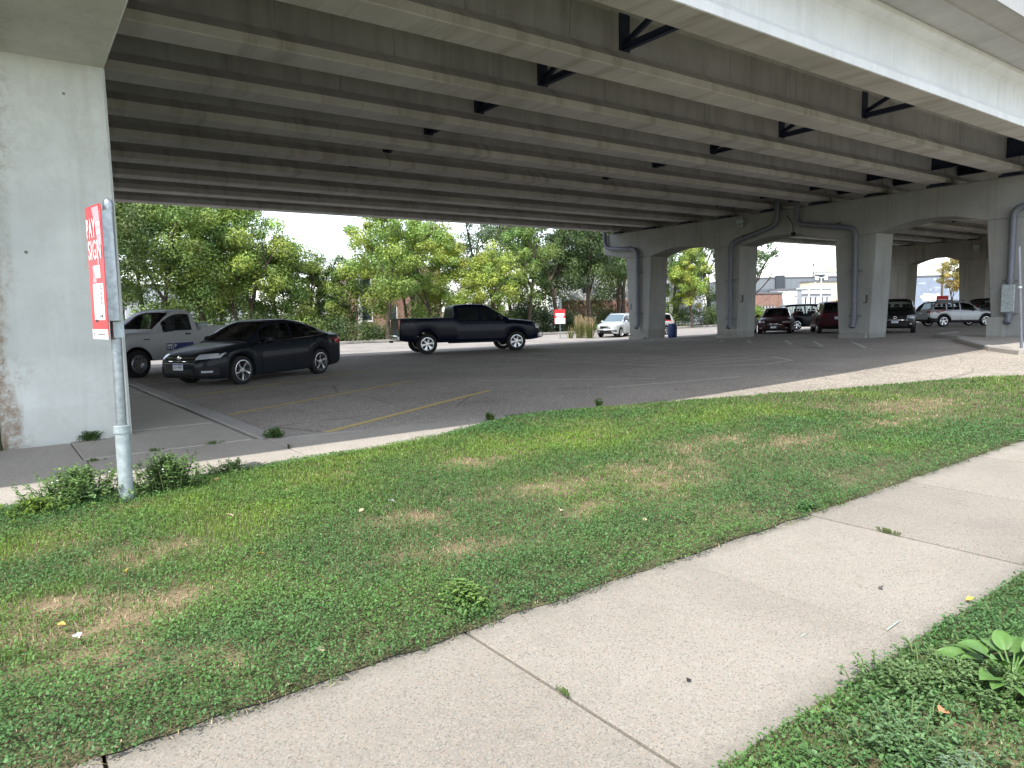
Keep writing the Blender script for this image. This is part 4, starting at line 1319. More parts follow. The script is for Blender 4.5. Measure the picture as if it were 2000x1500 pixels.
def rails(c, ob, xa, xb, f=.90, h=.07, mat=None, cross=()):
    for side in (1, -1):
        pts = []
        for x in np.linspace(xa, xb, 9):
            P = c.csec(x); k = 0 if x in (xa, xb) else 1
            pts.append((x, side * P[4][0] * f, P[4][1] + .012 + h * (0 if k == 0 else 1)))
        pts = [pts[0], (pts[0][0] + .10, pts[1][1], pts[1][2] - (pts[1][2] - pts[0][2]) * .1)] + pts[1:-1] + [(pts[-1][0] - .10, pts[-2][1], pts[-2][2]), pts[-1]]
        ob(MB().tube(pts, .018, 6), 'roof_rail', mat or M['black'], 40)
    for x in cross:
        P = c.csec(x); z = P[4][1] + .012 + h
        ob(MB().beam((x, -P[4][0] * f, z + .01), (x, P[4][0] * f, z + .01), .05, .025), 'roof_crossbar', M['black'])

SEDAN = dict(L=4.84, W=1.84, r=.335, axles=(-1.33, 1.42), archgap=.045, ww=.225, bulge=.04, shoulder=.055,
    half=[(-2.42, .66), (-2.36, .80), (-2.2, .90), (-1.7, .975), (-.6, 1.), (.8, 1.), (1.5, .975), (1.95, .93), (2.2, .82), (2.34, .66), (2.42, .50)],
    bot=[(-2.42, .44), (-2.3, .30), (-2.0, .22), (-1.2, .19), (1.6, .18), (2.2, .20), (2.36, .24), (2.42, .30)],
    belt=[(-2.42, .98), (-2.2, 1.02), (-1.6, 1.01), (-.5, .955), (.9, .90), (1.6, .83), (2.1, .72), (2.42, .58)],
    top=[(-2.42, 1.03), (-2.25, 1.09), (-1.9, 1.085), (-1.0, 1.03), (.6, 1.02), (1.0, .985), (1.6, .915), (2.1, .80), (2.34, .70), (2.42, .62)],
    roof=[(-2.05, 1.06), (-1.75, 1.185), (-1.35, 1.33), (-.9, 1.435), (-.35, 1.492), (.05, 1.485), (.35, 1.42), (.75, 1.21), (1.12, .99)],
    roofw=[(-2.05, .60), (-1.3, .61), (-.5, .66), (.2, .66), (.7, .70), (1.12, .78)],
    ws=(.30, 1.06), rw=(-1.93, -1.16), win=[(-.34, .70), (-1.16, -.40), (-1.52, -1.21)], doors=[(-.30, .80), (-1.18, -.32)], mirror=.62,
    head=(.46, .83, .63, .765), tail=(.50, .86, .80, .96), grille=(.46, .50, .72), gbar=[(.675, .016), (.60, .008), (.55, .008)], lower=(.50, .24, .42), fog=(.55, .82, .28, .45), plate_f=(.475, 'JLN·484'), rearlow=(.7, .30, .45))
TRUCK = dict(L=5.9, W=2.03, r=.405, axles=(-1.86, 1.88), archgap=.085, ww=.275, bulge=.03, shoulder=.05, rimf=.64,
    half=[(-2.95, .90), (-2.90, .955), (-2.6, .975), (-1., .985), (1.2, .985), (2.2, .975), (2.6, .94), (2.85, .86), (2.95, .76)],
    bot=[(-2.95, .58), (-2.7, .52), (-1.2, .47), (1.2, .45), (2.4, .45), (2.95, .50)],
    belt=[(-2.95, 1.42), (-1.02, 1.42), (-.98, 1.27), (.9, 1.26), (1.5, 1.22), (2.3, 1.17), (2.8, 1.10), (2.95, 1.02)],
    top=[(-2.95, 1.43), (-1.02, 1.43), (-.9, 1.33), (1., 1.33), (1.25, 1.345), (1.6, 1.335), (2.3, 1.28), (2.8, 1.2), (2.95, 1.1)],
    roof=[(-1.04, 1.26), (-1.03, 1.60), (-1.0, 1.86), (-.9, 1.925), (-.3, 1.96), (.2, 1.945), (.42, 1.885), (.9, 1.60), (1.32, 1.33)],
    roofw=[(-1.04, .70), (-.9, .72), (0, .73), (.5, .73), (1.32, .84)],
    ws=(.48, 1.26), win=[(.10, .92), (-.86, .0)], doors=[(.06, 1.14), (-.94, .04)], mirror=.86, mirrork=1.35,
    head=(.62, .90, .90, 1.10), tail=(.80, .935, 1.0, 1.36), grille=(.60, .82, 1.12), gbar=[(1.09, .03), (.97, .04), (.85, .03)], lower=(.7, .50, .62), bed=(-2.88, -1.1))

def heading_of(rear, front): return math.atan2(front[1] - rear[1], front[0] - rear[0])
def place(near_rear, near_front, side, W, axles):
    """centre and heading from the contact points of the two wheels on one side"""
    h = heading_of(near_rear, near_front)
    mx, my = (near_rear[0] + near_front[0]) / 2, (near_rear[1] + near_front[1]) / 2
    l = (-math.sin(h), math.cos(h))
    k = (W / 2 - .1) * side
    cx = mx - l[0] * k - math.cos(h) * (axles[0] + axles[1]) / 2; cyy = my - l[1] * k - math.sin(h) * (axles[0] + axles[1]) / 2
    return (cx, cyy), h

P_navy = paint('dark_blue_grey_paint', (.008, .010, .014), .0)
P_blue = paint('navy_paint', (.002, .004, .014), .0)
P_white = paint('white_paint', (.43, .43, .43), 0., .35)
P_silver = paint('silver_paint', (.34, .35, .36), .5, .35)
P_silver2 = paint('light_silver_paint', (.60, .63, .64), .45, .3)
P_red = paint('dark_red_paint', (.055, .005, .009), .1)
P_maroon = paint('maroon_paint', (.042, .004, .011), .1)
P_black = paint('black_paint', (.006, .007, .009), .0)
G = 'cars parked under the bridge'

# dark sedan in the foreground bay
pos, hd = place((7.63, 19.33), (5.12, 17.95), 1, 1.84, SEDAN['axles'])
sed, c, ob = build_car('parked_sedan', 'dark blue-grey sedan parked nose-out beside the white pickup', 'car', pos, hd, SEDAN, P_navy, G, ('swirl', 5))
sed.scale = (1.06, 1.06, 1.06)
m = MB()
for side in (1, -1):
    rows = [[(x, side * (c.csec(x)[0][0] + .012 + dz_), c.csec(x)[0][1] + .055 + dz_ * 0) for dz_ in (0, .004)] + [(x, side * (c.csec(x)[0][0] + .008), c.csec(x)[0][1] + .078)] for x in np.linspace(-1.5, .85, 10)]
    m.grid(rows)
ob(m, 'chrome_strip', M['chrome'])
m = MB().lathe([(0, .022), (.05, .02), (.062, .0)], 20, 'x', (c.endx(0, .66, True) + .01, 0, .665)); ob(m, 'badge', M['chrome'])

# white regular-cab pickup
WT = dict(TRUCK); WT['L'] = 5.35; WT['bed'] = (-2.6, -.62)
WT.update(axles=(-1.55, 1.68), half=[(-2.675, .90), (-2.62, .955), (-2.3, .975), (-1., .985), (1.0, .985), (1.95, .975), (2.35, .94), (2.58, .86), (2.675, .76)],
    bot=[(-2.675, .58), (-2.4, .52), (-1.2, .47), (1.2, .45), (2.2, .45), (2.675, .50)],
    belt=[(-2.675, 1.36), (-.56, 1.36), (-.5, 1.25), (.8, 1.24), (1.3, 1.20), (2.05, 1.16), (2.5, 1.09), (2.675, 1.0)],
    top=[(-2.675, 1.37), (-.56, 1.37), (-.45, 1.31), (.8, 1.31), (1.05, 1.33), (1.4, 1.32), (2.05, 1.26), (2.5, 1.18), (2.675, 1.08)],
    roof=[(-.50, 1.25), (-.47, 1.55), (-.40, 1.83), (-.28, 1.89), (0, 1.91), (.2, 1.895), (.38, 1.84), (.8, 1.56), (1.14, 1.31)],
    roofw=[(-.5, .76), (-.3, .73), (.3, .73), (1.14, .84)], ws=(.42, 1.08), win=[(-.26, .76)], doors=[(-.30, .92)], mirror=.66, head=(.62, .90, .88, 1.07), tail=(.80, .935, 1.0, 1.32))
WT['seats'] = ((-.22, 2),); WT['steer'] = .35; WT['r'] = .39; WT['archgap'] = .09; WT['handlemat'] = M['black']; WT['mirrormat'] = M['black']; WT['mirrork'] = 1.45
h = sed.rotation_euler.z
fr = (3.55, 22.18); l = (-math.sin(h), math.cos(h))
pos = (fr[0] - l[0] * .92 - math.cos(h) * 1.68, fr[1] - l[1] * .92 - math.sin(h) * 1.68)
wtr, c, ob = build_car('pickup_truck', 'white regular-cab work pickup with blue door decals behind the dark sedan', 'pickup truck', pos, h, WT, P_white, G, ('steel', 0))
blue = m_plain('decal_blue', (.03, .035, .18), .4)
for side in (1, -1):
    d = [o for o in wtr.children if o.name.startswith('door')][0 if side > 0 else 1]
    m = MB()
    def Q(x, z, off=.014):
        # point on the door skin at this height
        w = c.width_at(x, z); return Vector((x, side * (w + off), z))
    m.grid([[Q(x, z) for z in (.72, .82, .92)] for x in (.76, .66, .56)], 0)
    m.grid([[Q(x, z) for z in (.74, .83, .92)] for x in (.52, .3, .1, -.2)], 0)
    m.grid([[Q(x, .85, .02), Q(x, .885, .02)] for x in (.74, .66, .58)], 1)
    for x in (.72, .66, .60): m.grid([[Q(x - .012, .75, .02), Q(x - .012, .85, .02)], [Q(x + .012, .75, .02), Q(x + .012, .85, .02)]], 1)
    if side > 0: add_text(m, 'P', Q(.49, .78, .02), (-1, 0, 0), (0, 0, 1), .08, .11, 1)
    ob(m, 'decal', [blue, M['sign_white']], parent=d)
    # fender badge
    m = MB().bbox(1.28, 1.5, *(sorted((side * (c.width_at(1.4, 1.06) + .002), side * (c.width_at(1.4, 1.06) + .014)))), 1.05, 1.075, .004)
    ob(m, 'fender_badge', M['black'])
ob(MB().bbox(-.98, -.64, -.80, .80, 1.30, 1.50, .02), 'tool_box', M['galv_dull'])
ob(MB().beam((2.72, -.9, .66), (2.72, .9, .66), .16, .2), 'bumper', M['chrome'])

# navy crew-cab pickup side-on
pos, hd = place((14.2, 24.52), (17.84, 23.36), -1, 2.03, TRUCK['axles'])
NV = dict(TRUCK, solid=1)
SH_ = .30
for k_ in ('roof', 'roofw'): NV[k_] = [(x_ + SH_, v_) for x_, v_ in TRUCK[k_]]
NV['belt'] = [(-2.95, 1.42), (-.72, 1.42), (-.68, 1.27), (1.2, 1.26), (1.7, 1.22), (2.35, 1.17), (2.8, 1.10), (2.95, 1.02)]
NV['top'] = [(-2.95, 1.43), (-.72, 1.43), (-.6, 1.33), (1.3, 1.33), (1.55, 1.345), (1.8, 1.335), (2.35, 1.28), (2.8, 1.2), (2.95, 1.1)]
NV.update(ws=(.78, 1.56), win=[(.40, 1.22), (-.56, .30)], doors=[(.36, 1.36), (-.64, .34)], mirror=1.16, bed=(-2.88, -.8))
ntr, c, ob = build_car('pickup_truck', 'dark navy crew-cab pickup standing side-on in the middle of the lot', 'pickup truck', pos, hd, NV, P_blue, G, ('double', 6))
ob(MB().bbox(2.86, 3.08, -.93, .93, .52, .78, .05), 'bumper', M['chrome'])
ob(MB().bbox(-3.06, -2.93, -.92, .92, .56, .76, .03), 'bumper', M['chrome'], label='rear chrome step bumper')
ob(MB().bbox(-3.2, -3.05, -.06, .06, .46, .54, .01), 'tow_hitch', M['black'])
for s_ in (1, -1): ob(MB().bbox(-1., 1.1, *sorted((s_ * .86, s_ * .98)), .40, .46, .015), 'running_board', M['black'])
m = MB()
for s_ in (1, -1):
    for x in (-2.5,): add_text(m, '4X4', (x - (.14 if s_ < 0 else -.14), s_ * (c.width_at(x, 1.2) + .012), 1.16), (-s_, 0, 0), (0, 0, 1), .34, .09)
ob(m, 'decal', M['darkalloy'])

SUV = dict(L=4.44, W=1.80, r=.34, axles=(-1.28, 1.34), archgap=.06, ww=.23, bulge=.03, shoulder=.05,
    half=[(-2.22, .80), (-2.15, .91), (-1.8, .97), (-.6, 1.), (.8, 1.), (1.5, .975), (1.85, .93), (2.08, .82), (2.18, .68), (2.22, .55)],
    bot=[(-2.22, .46), (-2.0, .32), (-1.2, .26), (1.6, .25), (2.05, .28), (2.22, .36)],
    belt=[(-2.22, 1.05), (-1.8, 1.08), (0, 1.04), (.9, 1.01), (1.5, .95), (2., .87), (2.22, .74)],
    top=[(-2.22, 1.1), (-1.5, 1.1), (.5, 1.1), (.95, 1.11), (1.5, 1.06), (2., .98), (2.22, .84)],
    roof=[(-2.17, 1.08), (-2.08, 1.35), (-1.92, 1.60), (-1.7, 1.675), (-.8, 1.72), (0, 1.71), (.25, 1.65), (.65, 1.38), (1.02, 1.09)],
    roofw=[(-2.17, .76), (-1.9, .70), (-.5, .74), (.2, .73), (1.02, .82)],
    ws=(.28, .97), rw=(-2.14, -1.93), win=[(-.22, .62), (-1.08, -.30), (-1.86, -1.16)], doors=[(-.24, .86), (-1.14, -.27)], mirror=.62,
    head=(.50, .82, .74, .92), tail=(.66, .86, .95, 1.28), grille=(.42, .66, .88), gbar=[(.86, .02), (.77, .03), (.68, .02)], lower=(.55, .36, .54), plate_f=(.60, None), plate_r=(.86, None), fog=(.58, .78, .42, .56))

def face(pos, away=0.):
    """heading that points from pos to the camera, turned by away degrees"""
    return math.atan2(-pos[1], -pos[0]) + R(away)
# silver SUV on the sunlit road
pos = (38.6, 38.0); E1 = dict(SUV); E1['wsmat'] = M['glass_l']
esc, c, ob = build_car('suv', 'light silver SUV with roof rack in the sun at the left end of the pier', 'car', pos, face(pos, -24), E1, P_silver2, G, ('single', 5))
rails(c, ob, -1.7, .1, cross=(-1.1, -.3), mat=M['galv'])
# white SUV behind the first column
pos = (41.3, 37.7)
wsv, c, ob = build_car('suv', 'white and black SUV half hidden by the first pier column and a blue barrel', 'car', pos, face(pos, -52), SUV, P_white, G, ('single', 5))
rails(c, ob, -1.7, .1, cross=(-1.1, -.3))
# silver car behind the second column
pos = (37.4, 26.5)
slv, c, ob = build_car('parked_sedan', 'silver sedan almost hidden behind the second pier column', 'car', pos, face(pos, -6), SEDAN, P_silver, G, ('single', 5))
# red sedan facing the camera
pos = (37.8, 24.2)
rd, c, ob = build_car('parked_sedan', 'dark red sedan facing out between the second and third columns', 'car', pos, face(pos, -4), dict(SEDAN, plate_f=(.42, None)), P_red, G, ('single', 5))
# black people carrier across behind it
VAN = dict(SUV, L=5.0, W=1.95, axles=(-1.5, 1.55),
    half=[(-2.5, .82), (-2.42, .93), (-2., .98), (-.6, 1.), (.9, 1.), (1.7, .975), (2.1, .92), (2.38, .78), (2.5, .55)],
    bot=[(-2.5, .46), (-2.2, .3), (-1.2, .22), (1.6, .22), (2.3, .26), (2.5, .36)], belt=[(-2.5, 1.03), (-1.8, 1.05), (0, 1.02), (1., .98), (1.7, .92), (2.2, .84), (2.5, .70)],
    top=[(-2.5, 1.08), (-1.5, 1.08), (.8, 1.07), (1.3, 1.05), (1.8, .98), (2.3, .88), (2.5, .8)],
    roof=[(-2.46, 1.06), (-2.38, 1.35), (-2.2, 1.62), (-1.9, 1.71), (-.6, 1.75), (.2, 1.72), (.5, 1.64), (1., 1.36), (1.55, 1.04)], roofw=[(-2.46, .76), (-2., .72), (0, .75), (.4, .74), (1.55, .84)],
    ws=(.55, 1.5), rw=(-2.43, -2.22), win=[(.2, 1.1), (-.9, .12), (-2.1, -1.0)], doors=[(.15, 1.25), (-.95, .12)], mirror=1.1)
pos = (46.0, 26.6)
vn, c, ob = build_car('minivan', 'black minivan parked side-on behind the dark red sedan', 'car', pos, R(-38), VAN, P_black, G, ('single', 5))
# maroon SUV seen from the rear
pos = (37.9, 20.9)
mr, c, ob = build_car('suv', 'maroon SUV seen from the rear at the left of the third column', 'car', pos, face(pos, 180 + 8), SUV, P_maroon, G, ('single', 5))
ob(MB().add([(-1.75, -.012, 1.66), (-1.5, -.012, 1.69), (-1.72, -.006, 1.80), (-1.75, .012, 1.66), (-1.5, .012, 1.69), (-1.72, .006, 1.80)], [(0, 1, 2), (3, 5, 4), (0, 2, 5, 3), (1, 4, 5, 2), (0, 3, 4, 1)]), 'antenna_fin', M['black'])
# black crossover seen from the front
pos = (38.05, 17.5)
mz, c, ob = build_car('suv', 'black SUV facing out just right of the third column', 'car', pos, face(pos, -1), dict(SUV, L=4.55, W=1.84, axles=(-1.33, 1.37), gbar=[(.675, .022)], grille=(.50, .66, .92)), P_black, G, ('single', 5))
m = MB().lathe([(.05, .0), (.05, .02), (.065, .02), (.065, .0)], 20, 'x', (c.endx(0, .8, True) + .02, 0, .80), closed=True); ob(m, 'badge', M['chrome'])
# silver crossover side-on
XT = dict(SUV, L=4.46, W=1.8, axles=(-1.31, 1.36), clad=1, archgap=.055,
    roof=[(-2.17, 1.06), (-2.02, 1.28), (-1.8, 1.47), (-1.55, 1.55), (-.7, 1.60), (0, 1.58), (.28, 1.52), (.72, 1.28), (1.12, 1.04)], belt=[(-2.22, 1.0), (-1.8, 1.03), (0, .98), (.9, .95), (1.5, .90), (2., .83), (2.22, .72)], top=[(-2.22, 1.05), (-1.5, 1.05), (.5, 1.04), (1., 1.05), (1.5, 1.0), (2., .92), (2.22, .8)], rw=(-2.13, -1.78), ws=(.32, 1.06), tail=(.60, .88, .86, 1.04))
pos, hd = place((48.2, 19.5), (50.87, 19.45), -1, 1.8, XT['axles'])
pos = (49.2, 19.0); hd = R(-35)
xt, c, ob = build_car('suv', 'silver crossover with black wheel arches and roof rails in front of the far pier', 'car', pos, hd, XT, P_silver, G, ('double', 5))
rails(c, ob, -1.75, .15, cross=(-1.2, -.4))
for s_ in (1, -1): ob(c.patch(-.9, .95, 2.6, 3.6, s_, .014), 'sill_cladding', M['black'])
# dark SUV behind its nose
pos = (55.6, 18.6)
ds, c, ob = build_car('suv', 'dark SUV with a bright reflecting windscreen at the right of the crossover', 'car', pos, face(pos, 52), dict(SUV, wsmat=M['glass_l']), P_black, G, ('single', 5))

# ------------------------------------------------------------------ signs and poles
sg = thing('pay_sign', 'red and white parking pay sign on a galvanised post standing in weeds', 'sign', (.94, 6.89, 0))
m = MB().tube([(0, 0, -.05), (.004, .0, .7)], .058, 18); m.lathe([(.060, .66), (.066, .66), (.066, .72), (.045, .725)], 18, 'z', (.004, 0, 0))
m.obj('sleeve', M['galv_dull'], sg, 40)
m = MB().tube([(-.006, 0, .60), (.004, 0, .70)], .008, 6)
MB().tube([(.075, 0, .64), (-.075, 0, .64)], .009, 6).obj('bolt', M['galv'], sg)
MB().tube([(.004, 0, .70), (.03, 0, 2.60)], .041, 18).lathe([(.041, 2.60), (.036, 2.625), (.014, 2.645), (0.0, 2.65)], 18, 'z', (.03, 0, 0)).obj('post', M['galv'], sg, 40)
# flat-sided galvanised channel behind the panel
MB().bbox(-.052, .045, -.10, .04, 1.62, 2.54, .006).obj('channel', M['galv'], sg, 30)
MB().add([(-.01, -.06, 1.48), (.07, -.06, 1.48), (.07, .03, 1.48), (-.01, .03, 1.48), (-.01, -.06, 1.618), (.07, -.06, 1.618), (.07, .03, 1.618), (-.01, .03, 1.618)], [(0, 1, 5, 4), (1, 2, 6, 5), (2, 3, 7, 6), (3, 0, 4, 7)]).obj('bracket', M['galv_dull'], sg)
# panel: near edge A (bottom), far edge B, tilted slightly with the post
A = Vector((-.058, -.13, 1.47)); Bv = Vector((-.122, .28, 1.47)); ux = (A - Bv).normalized(); pw = (A - Bv).length
uz = Vector((.012, 0, 1)).normalized(); nrm = uz.cross(ux).normalized()
if nrm.x > 0: nrm = -nrm
PH = 1.12
Z = lambda u, v, o=0: Bv + ux * (u * pw) + uz * (v * PH) + nrm * o
def pq(mb, u0, u1, v0, v1, o, mi=0): mb.add([Z(u0, v0, o), Z(u1, v0, o), Z(u1, v1, o), Z(u0, v1, o)], [(0, 1, 2, 3)], mi)
# rounded upper near corner
outl = [(0, 0), (1, 0), (1, .95)] + [(1 - .09 * (1 - math.cos(a)), .95 + .05 * math.sin(a)) for a in np.linspace(.2, math.pi / 2, 5)] + [(.03, 1), (0, .985)]
n = len(outl)
m = MB().add([Z(u, v, 0) for u, v in outl] + [Z(u, v, -.006) for u, v in outl], [tuple(range(n)), tuple(range(2 * n - 1, n - 1, -1))] + [(i, (i + 1) % n, n + (i + 1) % n, n + i) for i in range(n)])
panel = m.obj('sign_panel', M['sign_red'], sg)
m = MB(); pq(m, .0, 1, .0, .075, .002, 0); pq(m, .22, .88, .145, .42, .002, 0); pq(m, .30, .75, .46, .555, .002, 0)
m.obj('label', M['sign_white'], panel)
m = MB()
m.add([Z(u, v, .002) for u, v in ((.42, .985), (.86, .985), (.94, .80), (.95, .70), (.72, .70), (.60, .86))], [(0, 1, 2, 3, 4, 5)])
m.add([Z(u, v, .002) for u, v in ((.62, .62), (.72, .62), (.70, .56), (.64, .56))], [(0, 1, 2, 3)])
m.add([Z(u, v, .002) for u, v in ((.26, .43), (.50, .43), (.36, .53), (.28, .5))], [(0, 1, 2, 3)])
m.obj('pale_print', M['sign_pink'], panel)
m = MB()
add_text(m, 'PAY', Z(.05, .765, .004), ux, uz, .56 * pw, .135 * PH * 1.05)
add_text(m, 'SIGN', Z(.08, .60, .004), ux, uz, .80 * pw, .145 * PH)
for k in range(2): pq(m, .68, .92, .84 - .06 * k, .87 - .06 * k, .004)
m.obj('lettering', M['sign_white'], panel)
m = MB()
for k in range(14): pq(m, .70, .70 + .04 + .05 * ((k * 7) % 3) / 2, .40 - .0125 * k, .408 - .0125 * k, .004)
for k in range(12): pq(m, .52, .55 + .02 * ((k * 5) % 3), .39 - .0135 * k, .395 - .0135 * k, .004)
pq(m, .26, .42, .132, .15, .004); pq(m, .66, .76, .165, .185, .004); pq(m, .54, .60, .165, .18, .004)
pq(m, .09, .12, .02, .055, .004)
for k in range(7): pq(m, .38 + .065 * k, .42 + .065 * k, .03, .040, .004)
m.obj('small_print', M['ink'], panel)

def lot_sign(name, label, pos, h, w, hh, yaw, group='red lot signs'):
    o = thing(name, label, 'sign', (*pos, zf(*pos) + LOTZ), yaw, group)
    MB().tube([(0, 0, -.1), (0, 0, h + .02)], .03, 8).obj('post', M['galv'], o, 40)
    f = MB().bbox(.03, .045, -w / 2, w / 2, h - hh, h, .003).obj('sign_panel', M['sign_red'], o)
    m = MB().box(.045, .048, -w * .46, w * .46, h - hh + .01, h - hh * .62).box(.045, .048, -w * .40, w * .40, h - hh * .44, h - hh * .28)
    m.box(.045, .048, -w * .34, w * .34, h - hh * .57, h - hh * .50)
    m.obj('pale_print', M['sign_white'], f)
    return o
lot_sign('pay_sign', 'red and white sign on a post in front of the dark hedge', (33.9, 39.2), 2.12, .80, 1.05, math.atan2(-39.2, -33.9) + .1)
lot_sign('pay_sign', 'red sign above the roof of the silver crossover', (75.5, 30.4), 2.55, 1.0, 1.3, math.atan2(-30., -75.))
lot_sign('pay_sign', 'red sign at the foot of the far pier, left of the silver crossover', (76.0, 36.0), 2.3, 1.0, 1.2, math.atan2(-35., -76.))

lp = thing('leaning_post', 'bare metal post leaning over beside the right-hand kerb', 'post', (22.55, 7.05, pad_z(22.5, 7.0)))
a = Vector((.0, 0, 0)); tp = Vector((-.2, .12, 2.75))
MB().tube([a, tp], .036, 10).obj('pole', M['pipe'], lp, 40)
MB().tube([a + (tp - a) * .60, a + (tp - a) * .62], .05, 10).obj('collar', M['galv_dull'], lp, 40)
MB().bbox(-.22, .22, -.2, .2, -.12, .04, .03).obj('footing', M['kerb'], lp, 30)

BX_, BY_ = 37.72, 32.0
bl = thing('barrel', 'dark blue plastic barrel beside the first pier column', 'barrel', (BX_, BY_, zf(BX_, BY_) + LOTZ))
MB().lathe([(0, 0), (.26, .0), (.30, .05), (.305, .3), (.315, .31), (.315, .34), (.305, .35), (.305, .62), (.315, .63), (.315, .66), (.305, .67), (.30, .90), (.27, .95), (0, .95)], 28).obj('drum', m_plain('blue_plastic', (.012, .03, .11), .4), bl, 40)
MB().lathe([(.10, .952), (.10, .97), (0, .97)], 14, 'z', (.12, 0, 0)).obj('bung', M['black'], bl)

def utility_pole(pos, h, label, arm_yaw=0., arms=(0.35,), mat=None, wires=()):
    o = thing('utility_pole', label, 'utility pole', (*pos, zf(*pos) - .1), arm_yaw)
    MB().tube([(0, 0, 0), (0, 0, h)], [.17, .11], 10).obj('pole', mat or M['bark'], o, 40)
    for a in arms:
        MB().box(-.06, .06, -1.2, 1.2, h - a - .06, h - a + .06).obj('crossarm', mat or M['bark'], o)
        for y in (-1.1, -.5, .5, 1.1): MB().lathe([(0, 0), (.05, 0), (.05, .12), (0, .18)], 8, 'z', (0, y, h - a + .06)).obj('insulator', M['galv'], o)
    return o
def wire(p, q, sag, name='overhead_wire', label=None):
    P = [Vector(p).lerp(Vector(q), t_) - Vector((0, 0, sag * 4 * t_ * (1 - t_))) for t_ in np.linspace(0, 1, 12)]
    o = MB().tube(P, .022, 5).obj(name, M['black']); tag(o, label, 'wire', 'overhead wires'); return o
utility_pole((109.5, 44.2), 7.6, 'wooden utility pole rising behind the long grey wall', .4)
utility_pole((131.0, 76.2), 10.0, 'thin utility pole on the skyline beside the big grey building', .3)
wire((109.5, 44.2, 7.3), (131., 76.2, 9.5), .9, label='overhead wire running left from the pole behind the grey wall')
wire((109.5, 45.3, 7.2), (60., 62., 8.6), 1.0, label='lowest overhead wire crossing the sky toward the trees')
wire((109.5, 43.1, 7.2), (150., 20., 9.), .8, label='overhead wire running right from the pole behind the grey wall')
def street_lamp(pos, h, label, n):
    o = thing('street_lamp', label, 'street lamp', (*pos, zf(*pos) - .1), .6, 'pale street lamps')
    MB().tube([(0, 0, 0), (0, 0, h)], [.10, .07], 10).obj('pole', M['sign_white'], o, 40)
    for s_ in ((1, -1) if n == 2 else (1,)):
        MB().tube([(0, 0, h - .1), (0, s_ * .35, h + .05)], .035, 6).obj('arm', M['sign_white'], o)
        MB().bbox(-.18, .18, *sorted((s_ * .3, s_ * .72)), h - .35, h + .15, .06).obj('lamp_head', M['sign_white'], o)
street_lamp((83.4, 47.4), 5.4, 'pale street lamp with two heads in front of the white building', 2)
street_lamp((80.7, 47.4), 4.3, 'shorter pale lamp post left of the two-headed lamp', 1)

# ------------------------------------------------------------------ buildings in the distance
def m_brick(name, col, mortar=(.42, .39, .35), sc=1.):
    t = NT(name)
    sxyz = t.n('ShaderNodeSeparateXYZ'); t.l(t.pos(), sxyz.inputs[0])
    cb_ = t.n('ShaderNodeCombineXYZ')
    t.l(t.math(sxyz.outputs[0], sxyz.outputs[1], 'SUBTRACT'), cb_.inputs[0]); t.l(sxyz.outputs[2], cb_.inputs[1])
    b = t.n('ShaderNodeTexBrick'); b.inputs['Scale'].default_value = 2.2 * sc
    b.inputs['Color1'].default_value = (*[x * .75 for x in col], 1); b.inputs['Color2'].default_value = (*[min(1, x * 1.25) for x in col], 1); b.inputs['Mortar'].default_value = (*mortar, 1)
    b.inputs['Mortar Size'].default_value = .025
    t.l(cb_.outputs[0], b.inputs['Vector'])
    c = t.mix(b.outputs['Color'], tuple(x * .6 for x in col), t.math(t.ramp(t.noise(.7, detail=5), [(.5, 0.), (.7, 1.)]), .4))
    return t.set(c, .9, 0, .2)
M['brick'] = m_brick('red_brick', (.24, .105, .07))
M['brick2'] = m_brick('orange_brick', (.40, .17, .10))
M['wpaint'] = m_plain('white_painted_masonry', (.70, .71, .70), .8, var=.08, scale=1.5)
M['lgrey'] = m_plain('pale_grey_render', (.50, .52, .56), .8, var=.06)
M['gpanel'] = m_plain('grey_metal_cladding', (.20, .215, .235), .6, .2, var=.07)
M['gdark'] = m_plain('dark_grey_cladding', (.055, .06, .07), .6, .1)
M['cream'] = m_plain('cream_render', (.72, .62, .42), .85, var=.05)
M['roofm'] = m_plain('grey_roofing', (.16, .16, .165), .9)
M['wglass'] = m_plain('window_glass', (.03, .04, .05), .06, 0, .6)

